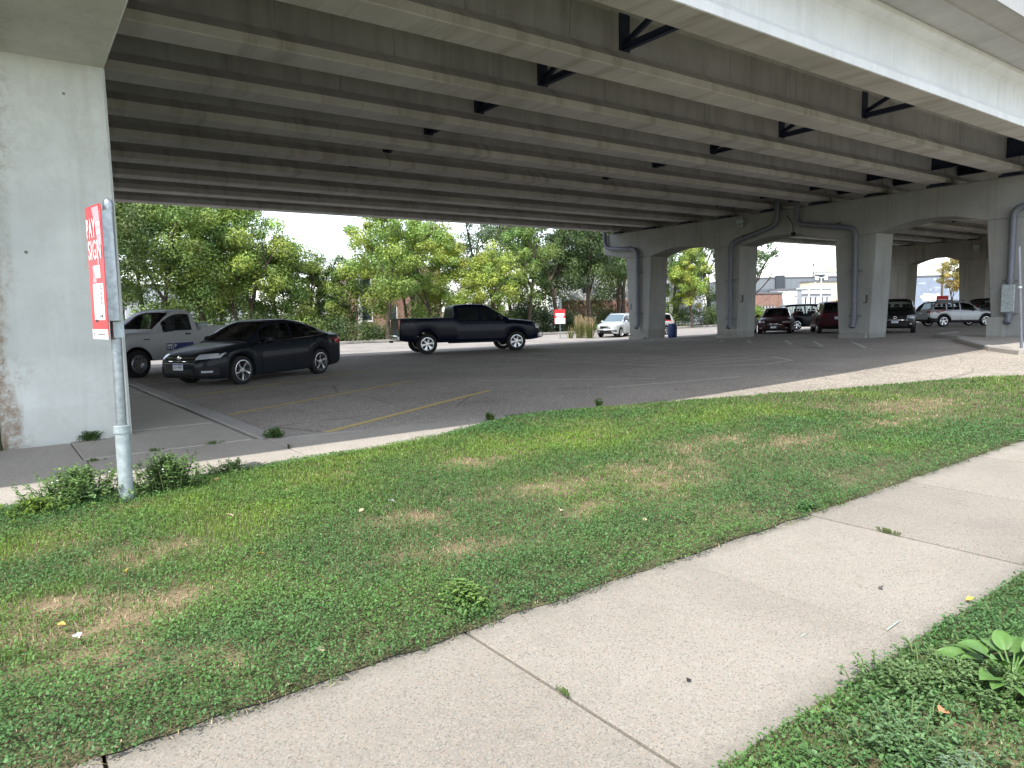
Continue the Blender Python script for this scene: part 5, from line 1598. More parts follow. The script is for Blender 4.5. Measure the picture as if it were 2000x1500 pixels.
def building(name, label, a, b, depth, h, wall, cat='building', base=None, windows=(), band=None, winmat=None, framemat=None):
    """a, b: the two ground corners of the facade that faces the camera"""
    a = Vector((*a, 0)); b = Vector((*b, 0)); ux = (b - a).normalized(); w = (b - a).length
    yaw = math.atan2(ux.y, ux.x)
    o = thing(name, label, cat, (a.x, a.y, (zf(a.x, a.y) if base is None else base) - .2), yaw)
    # facade with real openings: strips round the windows
    xs_ = sorted({0, w, *[q for wd in windows for q in (wd[0], wd[1])]}); zs_ = sorted({0, h, *[q for wd in windows for q in (wd[2], wd[3])]})
    m = MB()
    for i in range(len(xs_) - 1):
        for j in range(len(zs_) - 1):
            cx, cz = (xs_[i] + xs_[i + 1]) / 2, (zs_[j] + zs_[j + 1]) / 2
            if not any(q[0] < cx < q[1] and q[2] < cz < q[3] for q in windows):
                m.add([(xs_[i], 0, zs_[j]), (xs_[i + 1], 0, zs_[j]), (xs_[i + 1], 0, zs_[j + 1]), (xs_[i], 0, zs_[j + 1])], [(0, 1, 2, 3)])
    for q in windows:
        m.add([(q[0], 0, q[2]), (q[1], 0, q[2]), (q[1], 0, q[3]), (q[0], 0, q[3]), (q[0], .2, q[2]), (q[1], .2, q[2]), (q[1], .2, q[3]), (q[0], .2, q[3])], [(0, 1, 5, 4), (1, 2, 6, 5), (2, 3, 7, 6), (3, 0, 4, 7)])
    m.add([(0, 0, 0), (0, depth, 0), (0, depth, h), (0, 0, h), (w, 0, 0), (w, depth, 0), (w, depth, h), (w, 0, h)], [(0, 3, 2, 1), (4, 5, 6, 7), (1, 2, 6, 5)])
    m.obj('wall', wall, o)
    rf = MB().box(-.08, w + .08, -.1, depth + .1, h + .002, h + .22).obj('roof', band or M['roofm'], o)
    for q in windows:
        f = MB()
        x0, x1, z0, z1 = q
        for (p0, p1, r0, r1) in ((x0, x1, z0, z0 + .07), (x0, x1, z1 - .07, z1), (x0, x0 + .07, z0 + .07, z1 - .07), (x1 - .07, x1, z0 + .07, z1 - .07)):
            f.box(p0, p1, .06, .14, r0, r1)
        fo = f.obj('window', framemat or M['sign_white'], o)
        MB().add([(x0, .16, z0), (x1, .16, z0), (x1, .16, z1), (x0, .16, z1)], [(0, 1, 2, 3)]).obj('pane', winmat or M['wglass'], fo)
        MB().box(x0 - .05, x1 + .05, -.06, .05, z0 - .08, z0 - .002).obj('sill', framemat or M['sign_white'], fo)
    return o
bk = building('brick_building', 'low red brick shop with a row of white-framed windows', (83.0, 57.4), (86.6, 54.7), 5, 3.75, M['brick'], windows=[(1.05 + .42 * i, 1.42 + .42 * i, 1.5, 2.2) for i in range(6)])
gb = building('white_building', 'white painted building with faded graffiti next to the brick shop', (86.9, 55.6), (90.4, 52.4), 4, 4.2, M['wpaint'], windows=[(2.3, 2.6, 3.1, 3.45)])
# faded graffiti lettering (letters of thin paint on the wall)
GRF = m_plain('grey_spray_paint', (.36, .37, .40), .8)
m = MB()
rg = random.Random(5)
for k, ch in enumerate('SEHSLEX'):
    add_text(m, ch, (.3 + k * .62, -.012, .9 + rg.uniform(-.08, .08)), (1, 0, rg.uniform(-.1, .1)), (0, 0, 1), .5, .95)
m.obj('graffiti', GRF, gb)
wb2 = building('white_building', 'pale grey shopfront with five dark upstairs windows and a small gable', (84.2, 50.4), (87.2, 48.2), 1.5, 4.15, M['lgrey'], windows=[(.35 + .62 * i + (.25 if i > 2 else 0), .68 + .62 * i + (.25 if i > 2 else 0), 2.0, 3.15) for i in range(5)], band=M['wpaint'])
MB().prism([(1.2, 4.38), (2.2, 4.38), (2.0, 4.75), (1.7, 5.0), (1.4, 4.75)], -.08, .2, 'y').obj('gable', M['wpaint'], wb2)
MB().box(-.1, 3.85, -.18, .0, 3.55, 3.75).obj('cornice', M['wpaint'], wb2)
cr_ = building('cream_building', 'cream building with an orange brick base behind the shopfront', (103.6, 60.9), (110.5, 56.4), 3, 5.6, M['cream'])
MB().box(.0, 8.8, -.12, -.003, 0, 2.75).obj('brick_base', M['brick2'], cr_)
gr = building('grey_building', 'large grey clad building with dark vertical panels on the skyline', (113.6, 79.0), (130.5, 66.8), 25, 7.1, M['gpanel'])
for x in (5.2, 12.6): MB().box(x, x + 1.6, -.6, -.004, 0, 7.6).obj('dark_panel', M['gdark'], gr)
for i in range(21): MB().box(.2 + i, .26 + i, -.05, -.004, .2, 7.0).obj('rib', M['gpanel'], gr)
hr = building('house', 'house with a dark pitched roof in front of the grey building', (103., 69.5), (106.5, 67.), 6, 3.2, M['wpaint'])
MB().prism([(-.4, 3.42), (4.7, 3.42), (2.15, 4.9)], -.3, 6.3, 'y').obj('pitched_roof', M['gdark'], hr)
tw = building('tower_block', 'pale tower block far off behind the shops', (247.5, 142.5), (254.5, 137.), 4, 13.6, M['wpaint'], windows=[(1. + 2.2 * i, 2.2 + 2.2 * i, 3. + 2.6 * j, 4.6 + 2.6 * j) for i in range(4) for j in range(4)])
MB().box(5.0, 7.4, 1, 3, 13.85, 16.).obj('lift_house', M['cream'], tw)
# long grey wall on the right with patches of white paint
gw = building('long_wall_building', 'long blue-grey blank wall with patches of white paint', (108.6, 51.6), (124., 37.), 18, 5.95, m_plain('blue_grey_painted_wall', (.23, .27, .335), .85, var=.1, scale=.9), windows=())
rg = random.Random(9)
def blot(mb, cx, cz, rx, rz, n=18):
    pts = []
    for i in range(n):
        a_ = 2 * math.pi * i / n; k = rg.uniform(.75, 1.15)
        pts.append((cx + rx * k * math.copysign(abs(math.cos(a_)) ** .6, math.cos(a_)), -.012, cz + rz * k * math.copysign(abs(math.sin(a_)) ** .6, math.sin(a_))))
    mb.add(pts, [tuple(range(n))])
for bb in ((6.5, 2.9, 1.6, .62), (2.2, 2.7, .9, .5)):
    m = MB(); blot(m, *bb); m.obj('paint_patch', M['wpaint'], gw)
m = MB()
for k in range(10): blot(m, rg.uniform(2, 10), rg.uniform(4.0, 5.6), rg.uniform(.2, .6), rg.uniform(.1, .3), 9)
m.obj('worn_patch', m_plain('worn_pale_paint', (.36, .40, .46), .85), gw, kind='stuff')
# houses behind the trees
h1 = building('house', 'red brick house glimpsed behind the trees left of the navy pickup', (31.5, 70.5), (41.5, 68.0), 9, 7.2, M['brick'], windows=[(1.5, 2.6, 1.4, 3.0), (4.2, 5.3, 1.4, 3.0), (7.2, 8.3, 1.4, 3.0), (1.5, 2.6, 4.4, 6.), (4.2, 5.3, 4.4, 6.)], band=M['wpaint'])
MB().box(1.0, 1.35, -.5, -.2, 0, 7.1).obj('porch_post', M['wpaint'], h1)
h2 = building('house', 'white gabled house with a brick lower storey behind the red sign', (52.0, 59.8), (59.5, 55.5), 9, 6.2, M['wpaint'], windows=[(2.3, 3.1, 3.9, 5.0), (5.4, 6.2, 3.9, 5.)])
MB().box(0, 8.6, -.12, -.003, 0, 3.2).obj('brick_base', M['brick'], h2)
MB().prism([(-.4, 6.44), (9.0, 6.44), (4.3, 8.8)], -.4, 9.4, 'y').obj('pitched_roof', M['roofm'], h2)
h3 = building('house', 'pale clapboard house seen through the trunks beside the silver SUV', (63.0, 63.0), (73.0, 57.0), 10, 6., M['lgrey'], windows=[(2.3, 3.3, 1.2, 2.8), (6.4, 7.4, 1.2, 2.8), (2.3, 3.3, 3.9, 5.2), (6.4, 7.4, 3.9, 5.2)])
MB().prism([(-.4, 6.24), (12., 6.24), (5.8, 8.8)], -.4, 10.4, 'y').obj('pitched_roof', M['roofm'], h3)
h4 = building('house', 'pale house hidden behind the leftmost trees', (8., 74.), (22., 74.), 9, 5.0, M['lgrey'], windows=[(2., 3.2, 1.4, 3.), (6., 7.2, 1.4, 3.), (10., 11.2, 1.4, 3.)])

# ------------------------------------------------------------------ trees
def leaf_cloud(rs, centers, radii, n, size, base, var=.25, droop=.0, flat=.75, zmin=None):
    k = rs.randint(0, len(centers), n)
    C = np.asarray(centers)[k]; rr = np.asarray(radii)[k][:, None]
    d = rs.normal(0, 1, (n, 3)); d /= np.linalg.norm(d, axis=1)[:, None] + 1e-9
    rad = rs.uniform(0, 1, (n, 1)) ** .33
    P = C + d * rad * rr * np.array([1, 1, flat])
    if zmin is not None: P[:, 2] = np.maximum(P[:, 2], zmin + rs.uniform(0, .1, n))
    nr = d * .9 + np.array([0, 0, .55]) + rs.normal(0, .45, (n, 3)); nr /= np.linalg.norm(nr, axis=1)[:, None] + 1e-9
    a = np.cross(nr, rs.normal(0, 1, (n, 3))); a /= np.linalg.norm(a, axis=1)[:, None] + 1e-9
    b = np.cross(nr, a)
    L = size * rs.uniform(.6, 1.4, (n, 1)); W = L * .42
    V = np.stack([P - a * L * .5, P + b * W * .5, P + a * L * .5, P - b * W * .5], 1).reshape(-1, 3)
    i = np.arange(n) * 4
    F = np.stack([i, i + 1, i + 2, i + 3], -1)
    ck = rs.uniform(1 - var, 1 + var, len(centers))[k][:, None]
    hue = rs.uniform(-1, 1, len(centers))[k][:, None]
    col = np.asarray(base)[None] * ck * rs.uniform(.86, 1.14, (n, 1)) * (1 + hue * np.array([.18, .03, -.1]))
    col = np.concatenate([np.clip(col, 0, 1), np.ones((n, 1))], 1)
    return V, F, np.repeat(col, 4, 0)

def tree(name, label, x, y, h, cr, th, base, seed, n=9000, size=.22, group='trees along the far side of the road', lean=0., dens=1., clumps=52, cat='tree', trunkr=.16, elong=1., sub=None):
    rs = np.random.RandomState(seed); r_ = random.Random(seed)
    z0 = zf(x, y) - .15
    o = thing(name, label, cat, (x, y, z0), group=group)
    m = MB()
    def limb(p, d, L, r0, lev):
        pts = [p]; q = Vector(p); dd = Vector(d).normalized()
        for i in range(4):
            dd = (dd + Vector((r_.uniform(-.16, .16), r_.uniform(-.16, .16), r_.uniform(-.02, .16)))).normalized()
            q = q + dd * L / 4; pts.append(q.copy())
        m.tube(pts, [r0 * (1 - .16 * i) for i in range(5)], 7 if lev < 2 else 5)
        tips.append(pts[-1])
        if lev < 2:
            for i in range(2 if lev else 3):
                a = r_.uniform(0, 6.28)
                limb(pts[2 + i % 3], (dd + Vector((math.cos(a), math.sin(a), .45)) * r_.uniform(.55, 1.0)), L * .62, r0 * .5, lev + 1)
    tips = []
    stems = 1 if r_.random() < .6 else 2
    for s_ in range(stems):
        limb(Vector((r_.uniform(-.2, .2) * (stems - 1), r_.uniform(-.2, .2), 0)), (lean + (s_ * 2 - 1) * .12 * (stems - 1), r_.uniform(-.05, .05), 1), h * .50, trunkr * r_.uniform(.85, 1.2), 0)
    m.obj('trunk', M['bark'], o, 60)
    # clump centres: branch tips and a lumpy ellipsoid shell
    cz = (th + h) / 2; rz = (h - th) / 2 * elong
    cen = []; rad = []
    for k in range(clumps):
        d = rs.normal(0, 1, 3); d /= np.linalg.norm(d)
        f = rs.uniform(.35, 1.0) ** .5
        w = 1 - .35 * max(0, d[2])
        c_ = np.array([d[0] * cr * f * w + lean * h * .4, d[1] * cr * f * w, cz + d[2] * rz * f])
        cen.append(c_); rad.append(rs.uniform(.45, 1.1) * cr * .34)
    for t_ in tips:
        if t_.z > th * .7 and (math.hypot(t_.x - lean * h * .4, t_.y) / cr) ** 2 + ((t_.z - cz) / rz) ** 2 < .95: cen.append(np.array(t_)); rad.append(rs.uniform(.4, .8) * cr * .25)
    V, F, C_ = leaf_cloud(rs, cen, rad, int(n * 2.2 * dens), size * .80, base, droop=.25)
    me = quads_mesh('crown', V, F, M['leaf'], {'tint': C_})
    co = bpy.data.objects.new('crown', me); link(co, o)
    return o

def on_ray(px, dist_y):
    """ground point on the bearing of a photograph column at world depth y (design-time bearings of the tree row)"""
    d = fwd + rt * ((px - 1000) / 1387.) - up * ((600 - 750) / 1387.)
    return d.x / d.y * dist_y, dist_y
DG, MG, YG, LG = (.085, .132, .044), (.155, .225, .056), (.30, .37, .075), (.235, .315, .070)
TREES = [
    # px, y, h, crown r, bare trunk, colour, label
    (225, 49.0, 11.5, 3.0, 2.6, DG, 'thin dark tree right against the edge of the near pier', 7000, .2, .12),
    (322, 50.5, 12.5, 4.2, 1.9, MG, 'broad mid-green tree above the white pickup', 12000, .24, .2),
    (398, 51.5, 12.5, 4.0, 3.6, MG, 'tree with a bare curved trunk showing behind the white pickup bed', 11000, .24, .22),
    (478, 50.0, 11.3, 3.7, 2.2, LG, 'full tree over the dark sedan roof, left of the sky gap', 11000, .24, .2),
    (545, 51.0, 7.9, 2.8, 1.0, MG, 'medium tree on the left slope of the sky gap', 9000, .22, .17),
    (612, 50.0, 7.0, 2.7, .6, MG, 'lower rounded tree below the sky gap', 8500, .21, .15),
    (660, 51.0, 6.5, 2.4, .6, DG, 'lowest dark tree under the sky gap near the brick house', 7000, .2, .14),
    (757, 47.6, 11.4, 3.4, 2.2, LG, 'tall bright green maple with a leaning trunk behind the navy pickup bed', 13000, .24, .2),
    (845, 49.0, 10.2, 3.0, 1.8, LG, 'light green tree above the navy pickup cab', 10000, .22, .17),
    (893, 47.8, 7.7, 2.4, 1.6, YG, 'yellow-green young tree right behind the navy pickup cab', 9000, .2, .14),
    (948, 55.0, 14.5, 2.7, 6.0, DG, 'tall open-crowned tree with bare forked limbs against the sky', 4200, .2, .2),
    (965, 47.6, 7.7, 2.3, 1.7, YG, 'yellow-green tree over the nose of the navy pickup', 8500, .2, .14),
    (1030, 48.2, 10.2, 2.8, 2.4, MG, 'dark-stemmed tree left of the red sign', 9000, .22, .2),
    (1092, 50.0, 13.0, 4.2, 3.2, DG, 'large dark tree arching over the red sign', 13000, .25, .24),
    (1158, 48.0, 13.0, 4.2, 3.4, DG, 'large dark tree above the silver SUV', 13000, .25, .26),
    (1212, 50.0, 13.5, 4.0, 3.0, DG, 'dark tree standing behind the left end of the pier cap', 11000, .25, .24),
    (1318, 50.0, 12.5, 3.4, 1.0, MG, 'green tree filling the first pier arch on its left', 11000, .24, .2),
    (1352, 46.5, 8.2, 2.0, 2.0, YG, 'yellowing tree in the middle of the first pier arch', 7000, .2, .16),
    (1392, 51.0, 12.5, 3.6, 1.2, DG, 'dark tree on the right of the first pier arch', 10000, .24, .22),
    (1455, 48.0, 12.0, 3.4, 5.0, DG, 'sparse feathery tree whose branch ends show in the second pier arch', 3000, .3, .2),
    (160, 51.0, 12.5, 3.6, 2.2, MG, 'tree mostly hidden behind the near pier', 7000, .24, .2),
]
for i, (px_, y_, h_, c_, th_, col_, lab_, n_, s_, tr_) in enumerate(TREES):
    x_, y2 = on_ray(px_, y_)
    tree('tree', lab_, x_, y2, h_, c_, th_, col_, 100 + i, n_, s_, trunkr=tr_, lean=(.06 if i == 7 else 0.))
# crowns further back that close the row
for i, (px_, y_, h_, c_, lab_) in enumerate(((280, 60, 12.5, 4.6, 'background tree far behind the white pickup'), (430, 61, 12.5, 4.6, 'background tree between the two trees over the parked cars'), (800, 58, 12., 4.2, 'background tree between the maple and the light green tree'), (1000, 60, 13., 4.5, 'background tree behind the yellow-green pair'), (1130, 60, 14., 5., 'background tree filling the gap between the two large dark trees'), (1270, 62, 15., 5., 'background tree behind the first column'))):
    x_, y2 = on_ray(px_, y_)
    tree('tree', lab_, x_, y2, h_, c_ * 1.15, .4, DG if i > 2 else MG, 300 + i, 9000, .36, trunkr=.2)
tree('tree', 'golden yellow tree beyond the grey wall', 96.5, 37.2, 8.0, 2.4, 3.6, (.34, .27, .08), 401, 5000, .26, group=None, trunkr=.14)

def shrub(name, label, x, y, w, h, base, seed, n=2600, size=.16, group='shrubs under the trees', stretch=1., cat='shrub', yaw=0.):
    rs = np.random.RandomState(seed)
    o = thing(name, label, cat, (x, y, zf(x, y) - .1), yaw, group)
    k = max(10, int(14 * stretch))
    cen = np.stack([rs.uniform(-.5, .5, k) * w * stretch, rs.uniform(-.4, .4, k) * w * .8, rs.uniform(.15, .8, k) * h], -1)
    V, F, C_ = leaf_cloud(rs, cen, rs.uniform(.25, .45, k) * min(w, h * 1.3), n, size, base, droop=.1, zmin=.02)
    me = quads_mesh('foliage', V, F, M['leaf'], {'tint': C_}); co = bpy.data.objects.new('foliage', me); link(co, o)
    m = MB(); r_ = random.Random(seed)
    for q in range(7):
        a = r_.uniform(0, 6.28); bx = r_.uniform(-.3, .3) * w * stretch
        m.tube([(bx, 0, 0), (bx + .2 * w * math.cos(a), .2 * w * math.sin(a), h * .45), (bx + .36 * w * math.cos(a), .36 * w * math.sin(a), h * .8)], [.03, .02, .01], 5)
    m.obj('stem', M['bark'], o, kind='stuff')
    return o
SH = [(255, 47.8, 2.4, 2.4, DG, 'dark bush behind the white pickup windscreen'), (345, 48.2, 2.6, 2.3, DG, 'bush behind the white pickup roof'), (440, 48.0, 2.6, 2.4, DG, 'bush above the dark sedan bonnet'), (520, 48.2, 2.8, 2.6, DG, 'bush behind the dark sedan roof'),
      (590, 48., 2.8, 2.4, MG, 'light bush behind the dark sedan boot'), (640, 48.1, 2.4, 2.1, DG, 'dark bush right of the dark sedan'), (690, 48., 2.2, 1.7, DG, 'low dark bush in front of the brick house'), (735, 48.4, 2.2, 1.5, DG, 'low bush at the foot of the leaning maple'),
      (800, 48.8, 2.8, 2.2, MG, 'bush behind the navy pickup bed'), (900, 49., 2.6, 2.3, DG, 'bush hidden behind the navy pickup cab'), (985, 49.2, 2.4, 2.0, MG, 'pale bush behind the navy pickup bonnet'),
      (1128, 50.0, 2.6, 2.4, DG, 'dark bush right of the red sign'), (1150, 49.0, 1.8, 1.3, MG, 'small bush left of the silver SUV'), (1185, 51.0, 3.0, 2.4, DG, 'dark bush behind the silver SUV roof'), (1030, 50., 2.6, 2.2, DG, 'dark bush left of the long hedge'), (1330, 49.0, 2.6, 2.2, DG, 'dark bush in the first arch, near its left column'), (1375, 49.2, 2.8, 2.6, DG, 'big dark bush in the middle of the first arch'), (1405, 49.0, 2.4, 2.0, DG, 'dark bush at the right of the first arch')]
for i, (px_, y_, w_, h_, col_, lab_) in enumerate(SH):
    x_, y2 = on_ray(px_, y_)
    shrub('shrub', lab_, x_, y2, w_, h_, col_, 500 + i)
shrub('hedge', 'long dark clipped hedge behind the red sign', 40.2, 49.2, 2.2, 2.7, (.030, .055, .022), 540, 12000, .14, None, 3.6, 'hedge')
shrub('shrub', 'bright lime green shrub at the left of the red car', 66.5, 44.5, 3.0, 2.1, (.14, .21, .03), 541, 5000, .2, None, 1.3)
shrub('shrub', 'rough pale grass bank below the long grey wall', 92., 39.0, 3., .9, (.16, .19, .06), 542, 6000, .22, None, 5., 'bank of weeds', -.9)

def reed(label, x, y, h, n, seed, col=(.11, .15, .04), plume=(.34, .27, .16)):
    rs = np.random.RandomState(seed)
    o = thing('ornamental_grass', label, 'ornamental grass', (x, y, zf(x, y) + LOTZ), group='clumps of tall grass beside the road')
    for nm, k, c_, hh in (('blade', n, col, .72), ('plume', n // 3, plume, 1.)):
        b = rs.normal(0, .10, (k, 2)); t_ = b * 2.2 + rs.normal(0, .10, (k, 2)); H = h * hh * rs.uniform(.7, 1., k)
        w = .018
        a = rs.uniform(0, 6.28, k); s_ = np.stack([np.cos(a), np.sin(a), 0 * a], -1) * w
        B = np.stack([b[:, 0], b[:, 1], 0 * H], -1); T_ = np.stack([t_[:, 0], t_[:, 1], H], -1); Md = (B + T_) / 2 + np.array([0, 0, .05])
        V = np.stack([B - s_ * .5, B + s_ * .5, Md + s_ * .6, T_ + s_ * (.15 if nm == 'blade' else 1.2), T_ - s_ * .15, Md - s_ * .6], 1).reshape(-1, 3)
        i = np.arange(k) * 6
        F = np.concatenate([np.stack([i, i + 1, i + 2, i + 5], -1), np.stack([i + 5, i + 2, i + 3, i + 4], -1)])
        C_ = np.concatenate([np.repeat(np.asarray(c_)[None] * rs.uniform(.7, 1.3, (k, 1)), 6, 0), np.ones((k * 6, 1))], 1)
        me = quads_mesh(nm, V, F, M['grass'], {'tint': C_}); link(bpy.data.objects.new(nm, me), o)
for lab, px_, y_, h_, n_ in (('left clump of tall feathery grass beside the sunlit road', 1132, 38.4, 1.75, 260), ('right clump of tall feathery grass beside the sunlit road', 1151, 37.6, 1.6, 240), ('short thin clump of grass nearest the red sign', 1114, 38.9, .9, 60)):
    x_, y2 = on_ray(px_, y_); reed(lab, x_, y2, h_, n_, int(px_))

# ------------------------------------------------------------------ weeds near the camera
def weed_mesh(rs, n_stems, w, h, leaf, col, per=14, upright=.7, lobed=False):
    Vs, Fs, Cs = [], [], []; off = 0
    m = MB()
    for s_ in range(n_stems):
        a = rs.uniform(0, 6.28); r0 = abs(rs.normal(0, .33)) * w
        b = np.array([r0 * math.cos(a), r0 * math.sin(a), 0.])
        hh = h * rs.uniform(.55, 1.) * (1 - .45 * min(1, (r0 / (w + 1e-6)) ** 2)); ln = rs.normal(0, .35, 2)
        tip = b + np.array([ln[0] * hh * .6 + b[0] * .25, ln[1] * hh * .6 + b[1] * .25, hh])
        m.tube([tuple(b), tuple((b + tip) / 2 + np.array([0, 0, .02])), tuple(tip)], [.004, .003, .0015], 4)
        k = per
        t_ = rs.uniform(.12, 1., k) ** .8
        P = b + (tip - b) * t_[:, None]
        an = rs.uniform(0, 6.28, k); d = np.stack([np.cos(an), np.sin(an), rs.uniform(-.35, .7, k)], -1); d /= np.linalg.norm(d, axis=1)[:, None]
        sd = np.cross(d, np.array([0, 0, 1.])); sd /= np.linalg.norm(sd, axis=1)[:, None] + 1e-9
        upv = np.cross(sd, d)
        L = leaf * rs.uniform(.6, 1.25, (k, 1)) * (1.15 - .5 * t_[:, None]); W = L * (.2 if lobed else .3)
        A = P + d * L * .06; Mid = P + d * L * .5 + upv * L * .06; E_ = P + d * L - upv * L * .10
        V = np.stack([A, Mid + sd * W, E_, Mid - sd * W, Mid - upv * L * .03], 1)
        Vq = np.stack([A, Mid + sd * W, E_, Mid - upv * L * .07, A, Mid - upv * L * .07, E_, Mid - sd * W], 1).reshape(-1, 3)
        i = np.arange(k * 2) * 4 + off; off += k * 8
        Vs.append(Vq); Fs.append(np.stack([i, i + 1, i + 2, i + 3], -1))
        c_ = np.asarray(col)[None] * rs.uniform(.7, 1.35, (k, 1)) * (1 + (t_[:, None] - .5) * .35)
        Cs.append(np.concatenate([np.repeat(c_, 8, 0), np.ones((k * 8, 1))], 1))
    return np.concatenate(Vs), np.concatenate(Fs), np.concatenate(Cs), m
def weed(name, label, x, y, w, h, stems, leaf, col, seed, per=14, flowers=0, z=None, group=None, cat='weed'):
    rs = np.random.RandomState(seed)
    o = thing(name, label, cat, (x, y, float(lawn_z(np.array(x), np.array(y))) if z is None else z), group=group)
    V, F, C_, m = weed_mesh(rs, stems, w, h, leaf, col, per)
    link(bpy.data.objects.new('leaves', quads_mesh('leaves', V, F, M['weed'], {'tint': C_})), o)
    sm = m.obj('stem', kind='stuff', mats= m_plain('green_stem', (.09, .13, .04), .7) if 'green_stem' not in bpy.data.materials else bpy.data.materials['green_stem'], parent=o)
    if flowers:
        f = MB()
        for k in range(flowers):
            a = rs.uniform(0, 6.28); r0 = abs(rs.normal(0, .35)) * w
            f.lathe([(0, .008), (.008, .0), (0, -.004)], 6, 'z', (r0 * math.cos(a), r0 * math.sin(a), h * rs.uniform(.45, .8)))
        f.obj('flowers', M['sign_white'], o)
    return o
WG = (.125, .205, .070)
weed('weed_clump', 'big leafy weed clump left of the pay sign post', .62, 7.2, .5, .32, 150, .06, WG, 601, 20, 14)
weed('weed_clump', 'bushy weed clump right of the pay sign post', 1.32, 7.05, .34, .38, 130, .055, WG, 602, 20, 3)
weed('weed_clump', 'pale broad-leaved weed in front of the left weed clump', .66, 6.98, .07, .17, 8, .11, (.13, .21, .09), 603, 7)
weed('weed_clump', 'low yellowish weeds at the left foot of the pay sign', .28, 6.95, .45, .13, 80, .05, (.12, .19, .035), 604, 12)
weed('weed_clump', 'low weeds creeping right from the pay sign along the sidewalk edge', 2.0, 7.55, .5, .15, 60, .05, WG, 605, 12)
weed('weed_clump', 'weeds growing along the foot of the near pier', 1.1, 10.86, .22, .14, 34, .055, (.06, .13, .03), 606, 12, z=.03)
weed('weed_clump', 'small weed tuft at the left corner of the near pier', .05, 10.8, .14, .14, 16, .05, (.06, .13, .03), 607, 10, z=.03)
weed('weed_clump', 'weeds at the corner where the two kerbs meet', 3.06, 9.30, .17, .14, 34, .06, (.07, .14, .035), 608, 12, z=.03)
weed('weed_clump', 'small weed on the kerb edge right of the kerb corner', 6.0, 8.56, .10, .12, 18, .06, (.09, .17, .03), 609, 10, z=.03)
weed('weed_clump', 'upright weed where the kerb fades into the grass', 8.1, 8.42, .12, .20, 16, .07, (.08, .16, .03), 610, 10, z=.0)
weed('weed_clump', 'ragweed with divided leaves leaning over the path edge', 2.02, 3.16, .20, .15, 40, .05, (.125, .205, .055), 611, 16)
weed('weed_clump', 'low weed at the path joint on the far side', 5.2, 3.05, .16, .08, 22, .05, (.08, .16, .06), 615, 10)
weed('weed_clump', 'taller weeds along the lower right path edge', 3.0, 1.28, .4, .12, 120, .032, (.11, .18, .07), 616, 12)
weed('weed_clump', 'narrow-leaved weeds at the bottom right of the lawn', 2.55, 1.10, .35, .10, 120, .032, (.10, .175, .075), 617, 12)
weed('weed_clump', 'silvery weed at the very bottom right', 2.5, .85, .2, .09, 60, .03, (.13, .19, .12), 618, 12)
weed('weed_clump', 'weeds next to the broad-leaved plant', 3.2, 1.12, .35, .12, 120, .034, (.11, .18, .07), 619, 12)
for i, (x_, y_, w_, lab_) in enumerate(((1.62, 9.43, .12, 'weeds in the sidewalk joint right of the sign post'), (.95, 9.25, .10, 'weeds at the crossing of two sidewalk joints'), (2.3, 9.43, .2, 'thin line of weeds in the sidewalk joint near the kerb'), (2.95, 8.5, .14, 'weeds in the sidewalk joint below the kerb corner'))):
    o = weed('joint_weed', lab_, x_, y_, w_, .05, 26, .03, (.10, .13, .045), 630 + i, 8, z=.02)
    o.scale = (1, .22, 1) if i != 3 else (.22, 1, 1)
weed('joint_weed', 'small moss and weed in the path joint', 1.90, 2.2, .07, .02, 18, .02, (.09, .14, .04), 640, 8, z=0).scale = (.2, 1, 1)
weed('joint_weed', 'weed strip in the far path joint', 5.12, 2.35, .16, .03, 26, .025, (.09, .11, .04), 641, 8, z=0).scale = (.15, 1, 1)
weed('weed_clump', 'grass tuft on the gravel near the right-hand kerb', 21.5, 6.2, .6, .14, 60, .12, (.10, .17, .04), 642, 10, z=zf(21.5, 6.2))
weed('weed_clump', 'second grass tuft on the gravel, nearer the lawn', 20.2, 5.2, .5, .12, 50, .12, (.11, .17, .04), 643, 10, z=zf(20.2, 5.2))

# broad-leaved plant at the lower right: each large leaf is a part
bp = thing('broadleaf_plant', 'plant with large rounded leaves at the right edge of the picture', 'plant', (3.36, 1.02, float(lawn_z(np.array(3.36), np.array(1.02)))))
rs = np.random.RandomState(77)
lm = m_plain('broad_leaf', (.085, .17, .04), .5, 0, .35, var=.2, scale=14.)
tt = NT('broad_leaf_translucent')
def leafblade(L, W, cup, seed):
    rows = []
    for i in range(9):
        u = i / 8; w = W * math.sin(math.pi * min(1, .06 + u * .94) ** .8) ** .8 * (1 if i < 8 else 0.)
        z = .10 * L * math.sin(math.pi * u * .8) - cup * L * u * u
        rows.append([(u * L, w * v / 2, z + abs(v) * w * .16 + .012 * L * math.sin(5 * v + seed + 6 * u)) for v in np.linspace(-1, 1, 7)])
    return MB().grid(rows)
for k in range(26):
    a = k * 2.4 + rs.uniform(-.3, .3); el = rs.uniform(.05, .8); L = rs.uniform(.08, .145)
    hgt = .04 + .12 * el; r0 = .16 * (1 - el * .75)
    q = Vector((r0 * math.cos(a), r0 * math.sin(a), hgt))
    lf = leafblade(L, L * .68, rs.uniform(.1, .4), k).obj('leaf', lm, bp, 60)
    lf.location = q; lf.rotation_euler = (rs.uniform(-.25, .25), -.15 + rs.uniform(-.25, .25) - .5 * el, a)
    MB().tube([(0, 0, 0), (q.x * .5, q.y * .5, hgt * .7), tuple(q)], [.006, .005, .004], 5).obj('leaf_stalk', lm, bp)

